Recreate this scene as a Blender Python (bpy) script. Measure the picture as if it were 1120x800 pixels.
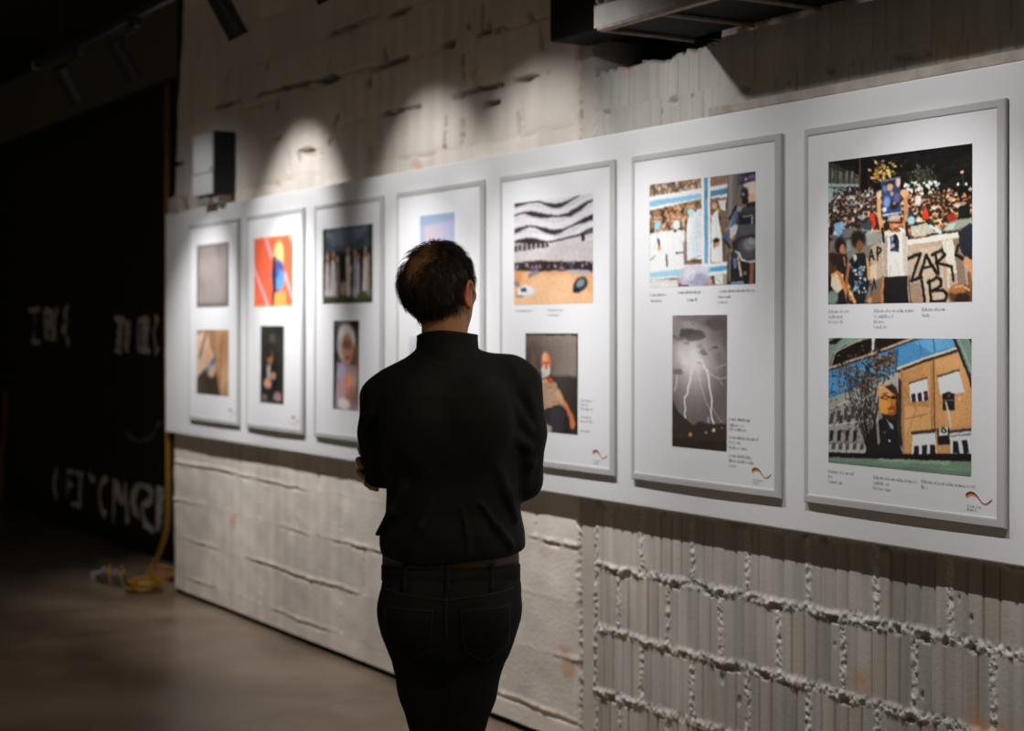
import bpy, bmesh, math, random
import numpy as np
from mathutils import Vector, Matrix
for o in list(bpy.data.objects): bpy.data.objects.remove(o)
SC = bpy.context.scene
COL = SC.collection
PI = math.pi

# ------------------------------------------------------------------ camera
# world: the display wall runs along x, the room is on the -y side, the panel face is y = 0
CAM = Vector((0.0, -3.28, 1.57))
TH = math.atan(1083 / 1768)
cam = bpy.data.cameras.new('camera'); cam_o = bpy.data.objects.new('camera', cam); COL.objects.link(cam_o)
cam_o.location = CAM
cam_o.rotation_euler = (PI / 2, 0, PI / 2 - TH)
cam.sensor_width = 36.0
cam.lens = 1768 / 1120 * 36.0
cam.shift_y = -39 / 1120
cam.clip_start = 0.05
cam.dof.use_dof = True
cam.dof.focus_distance = 4.15
cam.dof.aperture_fstop = 2.6
SC.camera = cam_o

# ------------------------------------------------------------------ world, exposure
w = bpy.data.worlds.new('world'); SC.world = w; w.use_nodes = True
bg = w.node_tree.nodes['Background']
bg.inputs['Color'].default_value = (1.0, 0.82, 0.62, 1)
bg.inputs['Strength'].default_value = 0.17
SC.view_settings.view_transform = 'Standard'
SC.view_settings.look = 'None'
SC.view_settings.exposure = 0.0
SC.view_settings.gamma = 1.0
SC.view_settings.use_curve_mapping = False

# the lit spotlights on the track: x position along the wall, power of the beam, aim along the wall
SPOT_Y, SPOT_Z = -0.83, 2.75
FILL_POWER = 58  # power of the added fill lamp on the man
HEAD_TILT = math.radians(31)
# each beam: a narrow core washing down the wall and a wide, weaker field that draws the arches
# (x, core power, field power, aim along the wall, core tilt, core half angle), label
SPOTS = [((-8.30, 140, 4, 14, -.25), 'farthest black spotlight on the track, upper left above the black curtain'),
         ((-7.39, 150, 47, 4, -.06), 'second farthest black track spotlight, above the black curtain, near the wall\'s end'),
         ((-6.10, 92, 27, 4, 0), 'black track spotlight at the top whose tip shows against the whitewashed wall'),
         ((-5.25, 76, 21, 3, 0), 'black track spotlight above the picture edge, over the wavy white building poster'),
         ((-4.45, 70, 5, 30, 0), 'black track spotlight above the picture, over the lightning poster'),
         ((-3.15, 64, 6, 17, 0), 'black track spotlight above the picture, over the night crowd poster'),
         ((-2.15, 62, 40, 2, 0), 'black track spotlight beyond the picture\'s right edge, last on the track')]
CORE, FIELD, STRAY = (26.5, 31, 1.0), (50, 34, .75), (25, 66, 1.0)      # tilt from straight down, half angle, edge softness

# ------------------------------------------------------------------ helpers
def srgb(r, g=None, b=None):
    if g is None: r, g, b = r
    return tuple((c / 255 / 12.92) if c / 255 <= .04045 else ((c / 255 + .055) / 1.055) ** 2.4 for c in (r, g, b))

def tag(o, label=None, cat=None, group=None, kind=None):
    if label: o['label'] = label
    if cat: o['category'] = cat
    if group: o['group'] = group
    if kind: o['kind'] = kind
    return o

def empty(name, loc=(0, 0, 0), rot=(0, 0, 0), label=None, cat=None, group=None):
    o = bpy.data.objects.new(name, None); COL.objects.link(o)
    o.empty_display_size = .05
    o.location = loc; o.rotation_euler = rot
    return tag(o, label, cat, group)

def mesh_obj(name, me, mat, parent=None, smooth=False):
    if mat is not None: me.materials.append(mat)
    o = bpy.data.objects.new(name, me); COL.objects.link(o)
    if parent is not None: o.parent = parent
    if smooth:
        me.polygons.foreach_set('use_smooth', [True] * len(me.polygons))
    me.update()
    return o

def pydata(name, v, f, mat, parent=None, smooth=False, cols=None):
    me = bpy.data.meshes.new(name)
    if isinstance(f, np.ndarray) and isinstance(v, np.ndarray):
        n = f.shape[1]
        me.vertices.add(len(v)); me.vertices.foreach_set('co', np.ascontiguousarray(v, dtype=np.float32).ravel())
        me.loops.add(f.size); me.loops.foreach_set('vertex_index', np.ascontiguousarray(f, dtype=np.int32).ravel())
        me.polygons.add(len(f)); me.polygons.foreach_set('loop_start', np.arange(0, f.size, n, dtype=np.int32))
        try: me.polygons.foreach_set('loop_total', np.full(len(f), n, dtype=np.int32))
        except Exception: pass
        me.update(calc_edges=True)
    else:
        me.from_pydata([tuple(x) for x in v], [], [tuple(int(i) for i in q) for q in f])
    if cols is not None:
        at = me.color_attributes.new('paint', 'FLOAT_COLOR', 'POINT')
        c = np.ones((len(v), 4), dtype=np.float32); c[:, :3] = cols
        at.data.foreach_set('color', c.ravel())
    return mesh_obj(name, me, mat, parent, smooth)

def bm_obj(name, bm, mat, parent=None, smooth=False):
    me = bpy.data.meshes.new(name); bm.normal_update(); bm.to_mesh(me); bm.free()
    return mesh_obj(name, me, mat, parent, smooth)

def add_box(bm, lo, hi, bev=0.0, seg=2, mtx=None):
    r = bmesh.ops.create_cube(bm, size=1.0)
    vs = r['verts']
    for v in vs:
        v.co = Vector(((lo[i] + hi[i]) / 2 + v.co[i] * (hi[i] - lo[i]) for i in range(3)))
    if bev > 0:
        es = list({e for v in vs for e in v.link_edges})
        rr = bmesh.ops.bevel(bm, geom=es, offset=bev, segments=seg, affect='EDGES', profile=.5)
        vs = list({v for f in rr['faces'] for v in f.verts} | {v for v in vs if v.is_valid})
    if mtx is not None:
        for v in vs: v.co = mtx @ v.co
    return bm

def box(name, lo, hi, mat, parent=None, bev=0.0, mtx=None, smooth=False):
    bm = bmesh.new(); add_box(bm, lo, hi, bev, mtx=mtx); return bm_obj(name, bm, mat, parent, smooth)

def tube_data(pts, rad, n=8, closed=False, cap=True):
    """swept tube through pts; rad a number or a list"""
    P = [Vector(p) for p in pts]; m = len(P)
    R = rad if isinstance(rad, (list, tuple)) else [rad] * m
    V, F = [], []
    up = None
    for i, p in enumerate(P):
        a = P[(i - 1) % m] if (closed or i > 0) else p
        b = P[(i + 1) % m] if (closed or i < m - 1) else p
        t = (b - a).normalized() if (b - a).length > 1e-9 else Vector((0, 0, 1))
        if up is None:
            up = Vector((0, 0, 1)) if abs(t.z) < .9 else Vector((1, 0, 0))
        s = t.cross(up); s = s.normalized() if s.length > 1e-6 else t.orthogonal().normalized()
        u = s.cross(t); up = u
        for k in range(n):
            an = 2 * PI * k / n
            V.append(p + (s * math.cos(an) + u * math.sin(an)) * R[i])
    for i in range(m if closed else m - 1):
        for k in range(n):
            j = (i + 1) % m
            F.append((i * n + k, i * n + (k + 1) % n, j * n + (k + 1) % n, j * n + k))
    if cap and not closed:
        F.append(tuple(range(n - 1, -1, -1))); F.append(tuple((m - 1) * n + k for k in range(n)))
    return V, F

def join_data(parts):
    V, F = [], []
    for v, f in parts:
        o = len(V); V += list(v); F += [tuple(i + o for i in q) for q in f]
    return V, F

def smooth_path(pts, n=8):
    """Catmull-Rom"""
    P = [Vector(p) for p in pts]; out = []
    for i in range(len(P) - 1):
        a, b, c, d = P[max(i - 1, 0)], P[i], P[i + 1], P[min(i + 2, len(P) - 1)]
        for k in range(n):
            t = k / n
            out.append(.5 * ((2 * b) + (c - a) * t + (2 * a - 5 * b + 4 * c - d) * t * t + (3 * b - a - 3 * c + d) * t ** 3))
    out.append(P[-1]); return out

def lathe_data(prof, n=24, mtx=None):
    V, F = [], []
    for r, z in prof:
        for k in range(n):
            a = 2 * PI * k / n; v = Vector((r * math.cos(a), r * math.sin(a), z))
            V.append(mtx @ v if mtx else v)
    for i in range(len(prof) - 1):
        for k in range(n):
            F.append((i * n + k, i * n + (k + 1) % n, (i + 1) * n + (k + 1) % n, (i + 1) * n + k))
    F.append(tuple(range(n - 1, -1, -1))); F.append(tuple((len(prof) - 1) * n + k for k in range(n)))
    return V, F

_rs = np.random.RandomState(7)
_K = _rs.normal(size=(40, 3)); _K /= np.linalg.norm(_K, axis=1)[:, None]; _PH = _rs.uniform(0, 6.283, 40)
def snoise(x, y, z, freq, seed=0, n=10):
    """smooth pseudo noise in about [-1, 1]"""
    s = 0
    for i in range(n):
        j = (i + seed * 7) % 40
        k = _K[j] * freq * (0.7 + 0.6 * ((i * 37 + seed * 11) % 10) / 10)
        s = s + np.sin(k[0] * x + k[1] * y + k[2] * z + _PH[(j + seed) % 40])
    return s / math.sqrt(n) * .9

# ------------------------------------------------------------------ materials
def mat(name, col, rough=.6, metal=0.0, spec=.5, bump=None, var=None, paint=False, emit=None, sheen=0, sub=None):
    m = bpy.data.materials.new(name); m.use_nodes = True
    nt = m.node_tree; b = nt.nodes['Principled BSDF']
    b.inputs['Base Color'].default_value = (*col, 1); b.inputs['Roughness'].default_value = rough
    b.inputs['Metallic'].default_value = metal; b.inputs['Specular IOR Level'].default_value = spec
    if sheen: b.inputs['Sheen Weight'].default_value = sheen
    tc = nt.nodes.new('ShaderNodeTexCoord')
    src = None
    if paint:
        a = nt.nodes.new('ShaderNodeVertexColor'); a.layer_name = 'paint'; src = a.outputs['Color']
    if var:                                     # (scale, amount): value variation
        n = nt.nodes.new('ShaderNodeTexNoise'); n.inputs['Scale'].default_value = var[0]; n.inputs['Detail'].default_value = 6
        nt.links.new(tc.outputs['Object'], n.inputs['Vector'])
        r = nt.nodes.new('ShaderNodeMapRange'); r.inputs['From Min'].default_value = .3; r.inputs['From Max'].default_value = .7
        r.inputs['To Min'].default_value = 1 - var[1]; r.inputs['To Max'].default_value = 1 + var[1]
        nt.links.new(n.outputs['Fac'], r.inputs['Value'])
        h = nt.nodes.new('ShaderNodeVectorMath'); h.operation = 'SCALE'
        if src: nt.links.new(src, h.inputs[0])
        else: h.inputs[0].default_value = col
        nt.links.new(r.outputs['Result'], h.inputs['Scale']); src = h.outputs['Vector']
    if src: nt.links.new(src, b.inputs['Base Color'])
    if bump:                                    # (scale, strength, distance)
        n = nt.nodes.new('ShaderNodeTexNoise'); n.inputs['Scale'].default_value = bump[0]; n.inputs['Detail'].default_value = 5
        nt.links.new(tc.outputs['Object'], n.inputs['Vector'])
        bp = nt.nodes.new('ShaderNodeBump'); bp.inputs['Strength'].default_value = bump[1]; bp.inputs['Distance'].default_value = bump[2]
        nt.links.new(n.outputs['Fac'], bp.inputs['Height']); nt.links.new(bp.outputs['Normal'], b.inputs['Normal'])
    if emit:
        b.inputs['Emission Color'].default_value = (*emit[0], 1); b.inputs['Emission Strength'].default_value = emit[1]
    return m

M = {}
M['wall'] = mat('whitewashed_block', (.7, .66, .62), .85, spec=.2, paint=True, var=(3.2, .08), bump=(90, .35, .004))
M['panel'] = mat('white_painted_board', (.80, .805, .83), .55, spec=.25, var=(1.1, .012))
M['frame'] = mat('satin_grey_metal', (.52, .515, .52), .42, spec=.4)
M['paper'] = mat('white_poster_paper', (.81, .82, .85), .6, spec=.2)
M['print'] = mat('photographic_print', (.5, .5, .5), .45, spec=.25, paint=True)
M['ink'] = mat('grey_caption_ink', (.36, .36, .37), .7)
M['black_metal'] = mat('black_coated_metal', (.012, .012, .012), .45)
M['black_matte'] = mat('black_matte', (.010, .009, .008), .8, spec=.2, bump=(30, .2, .003))
M['steel'] = mat('galvanised_steel', (.20, .19, .18), .6, .3, var=(9, .3))
M['rust'] = mat('rough_rusty_mortar', (.20, .17, .14), .9, var=(60, .6), bump=(70, .8, .01))
M['brass_rod'] = mat('rusty_brown_rod', (.22, .16, .12), .6, var=(30, .3))
M['wood'] = mat('raw_grey_batten', (.42, .37, .33), .7, var=(14, .25))
M['grey_face'] = mat('light_grey_plastic', (.58, .60, .62), .5, var=(8, .05))
M['curtain'] = mat('black_curtain_cloth', (.030, .028, .025), .95, spec=.1)
M['letter'] = mat('white_chalky_paint', (.62, .56, .53), .9, spec=.1, var=(26, .35))
M['letter_dim'] = mat('worn_grey_paint', (.10, .12, .11), .9, spec=.1)
M['beam'] = mat('brown_painted_beam', (.11, .095, .07), .8)
M['ceiling'] = mat('dark_ceiling', (.03, .028, .026), .9)
M['yellow_cable'] = mat('yellow_cable_sheath', (.30, .155, .010), .5)
M['dark_cable'] = mat('dark_cable_sheath', (.05, .045, .04), .5)
M['white_plastic'] = mat('white_plastic', (.30, .285, .27), .5)
M['shirt'] = mat('black_shirt_cotton', (.0085, .0085, .0085), .75, spec=.25, bump=(220, .25, .002), sheen=.02)
M['denim'] = mat('black_denim', (.0125, .0125, .012), .85, spec=.22, bump=(400, .3, .001), var=(18, .2))
M['stitch'] = mat('faded_grey_stitching', (.027, .027, .026), .9)
M['belt'] = mat('brown_belt_leather', (.085, .058, .046), .55)
M['shoe'] = mat('black_shoe_leather', (.012, .011, .011), .4)
M['sole'] = mat('dark_rubber_sole', (.02, .02, .02), .8)
M['skin'] = mat('skin', (.5, .3, .2), .5, spec=.4, paint=True, bump=(300, .1, .001))
M['hair'] = mat('dark_brown_hair', (.030, .018, .011), .6, spec=.35)
M['logo'] = mat('printed_ribbon_ink', (.5, .1, .02), .6, paint=True)
M['brick'] = mat('broken_brick', (.45, .37, .32), .9, var=(20, .2), bump=(60, .5, .006))
M['orange'] = mat('faded_orange_cord', (.35, .14, .02), .6)

def floor_mat():
    m = bpy.data.materials.new('polished_concrete'); m.use_nodes = True
    nt = m.node_tree; b = nt.nodes['Principled BSDF']
    tc = nt.nodes.new('ShaderNodeTexCoord')
    n1 = nt.nodes.new('ShaderNodeTexNoise'); n1.inputs['Scale'].default_value = 1.7; n1.inputs['Detail'].default_value = 8; n1.inputs['Roughness'].default_value = .62
    nt.links.new(tc.outputs['Object'], n1.inputs['Vector'])
    cr = nt.nodes.new('ShaderNodeValToRGB')
    cr.color_ramp.elements[0].position = .32; cr.color_ramp.elements[0].color = (.12, .083, .055, 1)
    cr.color_ramp.elements[1].position = .68; cr.color_ramp.elements[1].color = (.26, .195, .14, 1)
    nt.links.new(n1.outputs['Fac'], cr.inputs['Fac'])
    v = nt.nodes.new('ShaderNodeTexVoronoi'); v.feature = 'DISTANCE_TO_EDGE'; v.inputs['Scale'].default_value = .55
    wn = nt.nodes.new('ShaderNodeTexNoise'); wn.inputs['Scale'].default_value = 3.0; wn.inputs['Detail'].default_value = 5
    nt.links.new(tc.outputs['Object'], wn.inputs['Vector'])
    mx = nt.nodes.new('ShaderNodeMixRGB'); mx.inputs['Fac'].default_value = .12
    nt.links.new(tc.outputs['Object'], mx.inputs['Color1']); nt.links.new(wn.outputs['Color'], mx.inputs['Color2'])
    nt.links.new(mx.outputs['Color'], v.inputs['Vector'])
    lt = nt.nodes.new('ShaderNodeMath'); lt.operation = 'LESS_THAN'; lt.inputs[1].default_value = .0018
    nt.links.new(v.outputs['Distance'], lt.inputs[0])
    mc = nt.nodes.new('ShaderNodeMixRGB'); mc.inputs['Color2'].default_value = (.09, .065, .045, 1)
    nt.links.new(lt.outputs['Value'], mc.inputs['Fac']); nt.links.new(cr.outputs['Color'], mc.inputs['Color1'])
    nt.links.new(mc.outputs['Color'], b.inputs['Base Color'])
    r = nt.nodes.new('ShaderNodeMapRange'); r.inputs['To Min'].default_value = .22; r.inputs['To Max'].default_value = .42
    nt.links.new(n1.outputs['Fac'], r.inputs['Value']); nt.links.new(r.outputs['Result'], b.inputs['Roughness'])
    bp = nt.nodes.new('ShaderNodeBump'); bp.inputs['Strength'].default_value = .12; bp.inputs['Distance'].default_value = .01
    nt.links.new(n1.outputs['Fac'], bp.inputs['Height']); nt.links.new(bp.outputs['Normal'], b.inputs['Normal'])
    return m
M['floor'] = floor_mat()

# ------------------------------------------------------------------ the setting
WALL_Y = 0.05           # front of the block wall; the panel face is at y = 0
CUR_Y = 0.44
def struct(o): o['kind'] = 'structure'; return o

def make_floor():
    bm = bmesh.new(); add_box(bm, (-17, -8, -.1), (2.5, .75, 0)); return bm_obj('floor', bm, M['floor'])
struct(make_floor())
struct(box('ceiling', (-17, -8, 3.75), (2.5, .75, 3.85), M['ceiling']))
struct(box('wall_left', (-17, CUR_Y + .14, 0), (-9.0, .75, 3.75), M['ceiling']))      # behind the curtain
struct(box('wall_end', (-17.1, -8, 0), (-17, .75, 3.75), M['ceiling']))
struct(box('trim_1', (-9.33, WALL_Y + .02, 0), (2.5, .30, .03), M['black_matte']))   # dark gap along the foot of the wall
struct(box('trim_2', (-9.42, WALL_Y + .06, 0), (-9.27, .30, 3.75), M['black_matte']))   # dark post at the wall end
struct(box('trim_3', (-17, CUR_Y - .07, 3.235), (-9.42, CUR_Y + .10, 3.75), M['beam'])) # beam the curtain hangs under

def make_wall():
    x0, x1 = -9.30, -0.6
    xs = np.concatenate([np.arange(x0, -4.98, .0095), np.arange(-4.98, -1.75, .005), np.arange(-1.75, x1 + .02, .04)])
    zs = np.concatenate([np.arange(.030, 1.01, .006), np.arange(1.01, 2.2, .08), np.arange(2.2, 3.05, .0065), np.arange(3.05, 3.76, .025)])
    nx, nz = len(xs), len(zs)
    X, Z = np.meshgrid(xs, zs, indexing='ij')
    rs = np.random.RandomState(3)
    lump = rs.uniform(-1, 1, X.shape); grain = rs.uniform(-1, 1, X.shape)
    for ax in (0, 1):
        lump = (np.roll(lump, 1, ax) + lump * 1.5 + np.roll(lump, -1, ax)) / 2.2
    low = snoise(X, 0, Z, 9, 1); mid = snoise(X, 0, Z, 38, 2); hi = snoise(X, 0, Z, 95, 3)
    right = (X > -4.848).astype(float); seam = ((X <= -4.848) & (X > -4.967)).astype(float); left = (X <= -4.967).astype(float)
    H = np.zeros_like(X)
    C = np.zeros(X.shape + (3,))
    C[:] = (.77, .71, .65)
    # --- left: painted blocks, thin uneven joints
    cl = .2215; zz = (Z - .12) / cl; k = np.floor(zz + .5); dz = (zz - k) * cl + .006 * low + .003 * mid
    krow = np.floor(zz)
    act = np.clip(.12 + 1.1 * snoise(X, 0, k * 3.1, 6.3, 5), 0, 1)
    raised = np.where(Z < 1.5, 1.0, -.35)
    hj = np.exp(-(dz / .009) ** 2) * .0048 * raised * (.12 + 1.1 * act) * (1 + .4 * lump + .5 * grain) - np.exp(-((dz + .013) / .006) ** 2) * .011 * act * (mid > -.2)
    off = np.where(np.mod(krow, 2) == 0, 0.0, .25)
    xx = (X + 20 + off) / .5; kv = np.floor(xx + .5); dx = (xx - kv) * .5 + .004 * low
    actv = (snoise(kv * 2.7, 0, krow * 1.9, 5, 8) > -.1) * 1.0
    hv = np.exp(-(dx / .010) ** 2) * (-.004) * actv * (1 + .6 * lump)
    rb = np.mod(X, .125); rbd = np.minimum(rb, .125 - rb)
    hr = -np.exp(-(rbd / .008) ** 2) * .0014
    HL = hj + hv + hr + .0022 * low + .0012 * mid + .0005 * grain
    # dark open slots between the upper courses
    up = (Z > 2.4)
    slot = np.clip(snoise(X, 0, k * 5.3, 6.5, 12) - .55, 0, 1) * np.exp(-(dz / .008) ** 2) * up
    HL = HL - .05 * np.clip(slot * 3, 0, 1)
    # --- right: ribbed hollow blocks, thick crumbly mortar
    cr = .2335; zr = (Z - .0235) / cr; kr = np.floor(zr + .5); dzr = (zr - kr) * cr + .006 * low + .004 * mid
    row = np.floor(zr)
    mort = np.exp(-(dzr / .015) ** 4) * (Z < 1.5)
    offr = np.where(np.mod(row, 2) == 0, -4.707, -4.572)
    xr = (X - offr) / .2863; kvr = np.floor(xr + .5); dxr = (xr - kvr) * .2863 + .003 * mid
    mortv = np.exp(-(dxr / .0135) ** 4) * np.where(Z < 1.5, 1.0, .25)
    # five strips per block
    st = np.mod(xr * 5, 1.0); sid = np.floor(xr * 5)
    gd = np.minimum(st, 1 - st) * .0573
    tone = snoise(sid * 1.7, 0, row * 2.3, 9, 14)
    gdeep = .4 + .6 * (snoise(sid * 3.1, 0, row * 4.7, 7, 16) > 0)
    strip = -np.exp(-(gd / .0042) ** 2) * .0065 * gdeep + .0012 * tone
    lumps = np.clip(lump, -1, 1)
    HR = strip * (1 - mort) * (1 - mortv) + mort * (.0035 + .0055 * lumps + .0055 * grain + .004 * mid) + mortv * (1 - mort) * (.000 + .0035 * lumps + .0055 * grain)
    # crumbled holes in the mortar beds
    hole = ((hi + .7 * mid) > .75) & (np.abs(dzr + .010) < .011)
    HR = HR - .022 * hole
    pits = (snoise(X, 0, Z, 140, 21) > 1.75)
    HR = HR - .008 * pits
    HL = HL - .010 * (snoise(X, 0, Z, 120, 22) > 2.35)
    # --- concrete seam
    e1 = np.abs(X + 4.962 + .004 * mid); e2 = np.abs(X + 4.853 + .004 * mid)
    HS = -.004 + .001 * mid
    H = left * HL + right * HR + seam * HS
    m1 = np.exp(-(e1 / .011) ** 2); m2 = np.exp(-(e2 / .010) ** 2)
    H = H + m1 * (-.012 + .012 * lumps * (1 - .3 * left)) + m2 * (.004 + .011 * lumps)
    # colours: paint, bare mortar, dirt, and a light falloff on the right blocks
    blk = snoise(np.floor(xx) * 2.9, 0, krow * 3.7, 6, 27); C = C * (1 + .055 * blk + .05 * snoise(X, 0, Z * .1, 60, 29) + .03 * low)[..., None]
    jm = (np.exp(-(dz / .012) ** 2) * act)[..., None]; C = C * (1 - .35 * jm) + .35 * jm * np.array((.70, .55, .43))
    C = C * left[..., None] + (np.array((.43, .40, .365)) + np.array((.12, .115, .11)) * np.clip((-3.3 - X) / 1.3, 0, 1)[..., None]) * right[..., None] * (1 + .10 * tone[..., None] + .09 * snoise(X, 0, Z * .06, 170, 31)[..., None] + .06 * low[..., None]) + np.array((.56, .51, .465)) * seam[..., None]  # right blocks darken away from the seam: light falloff put into their colour
    mm = (right * np.maximum(mort, mortv))[..., None]
    C = C * (1 - mm) + mm * np.array((.66, .63, .59)) * (1 + .25 * grain[..., None])
    dirt = (right * np.exp(-(gd / .004) ** 2) * (snoise(sid * 2.2, 0, row * 3.3, 6, 18) > .15) * (1 - mort) * (1 - mortv))[..., None]
    C = C * (1 - .75 * dirt) + dirt * .75 * np.array((.20, .11, .055))
    rustm = np.clip((snoise(X, 0, Z, 17, 25) - 1.25) * 2.5, 0, 1) * np.clip(.5 + snoise(X, 0, Z, 70, 26), 0, 1)
    C = C * (1 - .6 * rustm[..., None]) + .6 * rustm[..., None] * np.array((.62, .30, .14))
    # two bare clay patches above the panel at left
    for (cx, cz, sx, sz) in ((-6.78, 3, 0.0, .07), (-6.68, 2.38, .03, .06), (-7.33, 2.34, .03, .015), (-7.75, 2.33, .05, .02), (-5.2, 2.33, .03, .015)):
        g = np.exp(-(((X - cx) / sx) ** 2 + ((Z - cz) / sz) ** 2) ** 2) * np.clip(.6 + .6 * mid, 0, 1)
        C = C * (1 - .7 * g[..., None]) + .7 * g[..., None] * np.array((.50, .25, .14))
    for (cx, cz, sx, sz) in ((-6.98, 3, 0.0, .035), (-7.62, 2.43, .02, .05), (-7.3, 2.43, .11, .007), (-5.83, 2.395, .018, .06), (-5.36, 2.40, .01, .06), (-8.5, 2.9, .02, .09), (-6.9, 3.02, .02, .1), (-7.9, 2.98, .02, .05)):
        g = np.exp(-(((X - cx) / sx) ** 2 + ((Z - cz) / sz) ** 2) ** 3)
        H = H - .03 * g * (lump > -.6)
    # open cracks and chips in the upper wall
    for (ax_, az_, bx_, bz_) in ((-8.656,2.824,-8.274,2.819),(-8.043,2.820,-7.288,2.798),(-6.685,2.765,-6.316,2.775),(-7.130,3.007,-6.877,3.002),(-6.501,2.983,-6.281,2.987),(-6.033,2.781,-5.914,2.775),(-5.708,2.777,-5.606,2.780),(-5.570,2.774,-5.492,2.772),(-5.937,2.547,-5.723,2.551),(-5.723,2.555,-5.520,2.547),(-5.649,2.486,-5.534,2.483),(-8.434,3.000,-8.489,2.885),(-7.882,3.010,-7.895,2.955),(-7.119,2.909,-7.140,2.805),(-5.671,2.894,-5.679,2.795),(-5.969,2.462,-5.985,2.340),(-5.395,2.416,-5.388,2.337),(-8.916,3.198,-8.916,3.171),(-7.774,2.753,-7.762,2.733),(-7.037,2.599,-7.068,2.567),(-7.109,2.510,-7.130,2.468),(-7.508,2.459,-7.486,2.429),(-7.497,2.472,-7.235,2.451),(-6.546,2.841,-6.537,2.790),(-6.704,2.721,-6.694,2.703),(-7.288,2.789,-7.068,2.800),(-5.436,2.554,-5.170,2.547),(-6.546,2.551,-6.197,2.543),(-5.836,2.706,-5.821,2.616),(-5.235,2.738,-5.222,2.652),(-5.314,2.794,-5.301,2.777),(-5.791,2.835,-5.783,2.823),(-5.627,2.805,-5.620,2.789)):
        dx_, dz_ = bx_ - ax_, bz_ - az_; L2 = max(dx_ * dx_ + dz_ * dz_, 1e-6)
        t = np.clip(((X - ax_) * dx_ + (Z - az_) * dz_) / L2, 0, 1); dd = np.hypot((X - ax_ - t * dx_), (Z - az_ - t * dz_)) + .006 * mid
        w_ = .0135 if abs(dx_) < .06 and abs(dz_) < .06 else .0085
        H = H - .06 * np.exp(-(dd / w_) ** 4) * (lump > -.75)
        g = (np.exp(-(dd / w_) ** 4) * (lump > -.75))[..., None]; C = C * (1 - .85 * g) + .85 * g * np.array((.07, .052, .038))
    # upper right of the seam: grey-green cement wash
    uw = (right * (Z > 2.2))[..., None]
    C = C * (1 - .5 * uw) + .5 * uw * np.array((.47, .475, .45))
    # ragged opening where the duct goes through
    edge = 2.503 + .010 * np.clip(lump, -1, 1) + .012 * snoise(X, 0, 0, 40, 30) + .008 * (gd < .01)
    opening = (Z > edge) & (X > -4.87 + .01 * mid) & (X < -4.13 + .008 * mid)
    H = np.where(opening, -.24, H)
    C[opening] = (.012, .011, .010)
    H = np.minimum(H, .0125)
    endw = -9.30 + np.clip((Z - 2.3) / 1.3, 0, 1) * .17           # the wall end leans a little towards the top
    Xo = np.where(X < -9.0, endw + (X + 9.30) * ((-9.0 - endw) / .30), X)
    Xo[0, :] = Xo[0, :] - .012 * np.abs(mid[0, :])
    Y = WALL_Y - H
    V = np.stack([Xo, Y, Z], -1).reshape(-1, 3)
    idx = np.arange(nx * nz).reshape(nx, nz)
    F = np.stack([idx[:-1, :-1], idx[1:, :-1], idx[1:, 1:], idx[:-1, 1:]], -1).reshape(-1, 4)
    # end face, top-to-bottom at the left end and a back
    nb = len(V)
    back = np.stack([Xo[0, :], np.full(nz, .32), zs], -1)
    V = np.concatenate([V, back]); bi = nb + np.arange(nz)
    F2 = np.stack([bi[:-1], idx[0, :-1], idx[0, 1:], bi[1:]], -1)
    br = len(V); V = np.concatenate([V, [[x1, .32, zs[0]], [x1, .32, zs[-1]]]])
    F3 = np.array([[bi[0], bi[-1], br + 1, br]])
    F = np.concatenate([F, F2, F3])
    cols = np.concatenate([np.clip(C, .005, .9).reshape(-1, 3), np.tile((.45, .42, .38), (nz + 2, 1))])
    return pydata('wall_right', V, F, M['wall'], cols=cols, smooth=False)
struct(make_wall())

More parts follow.
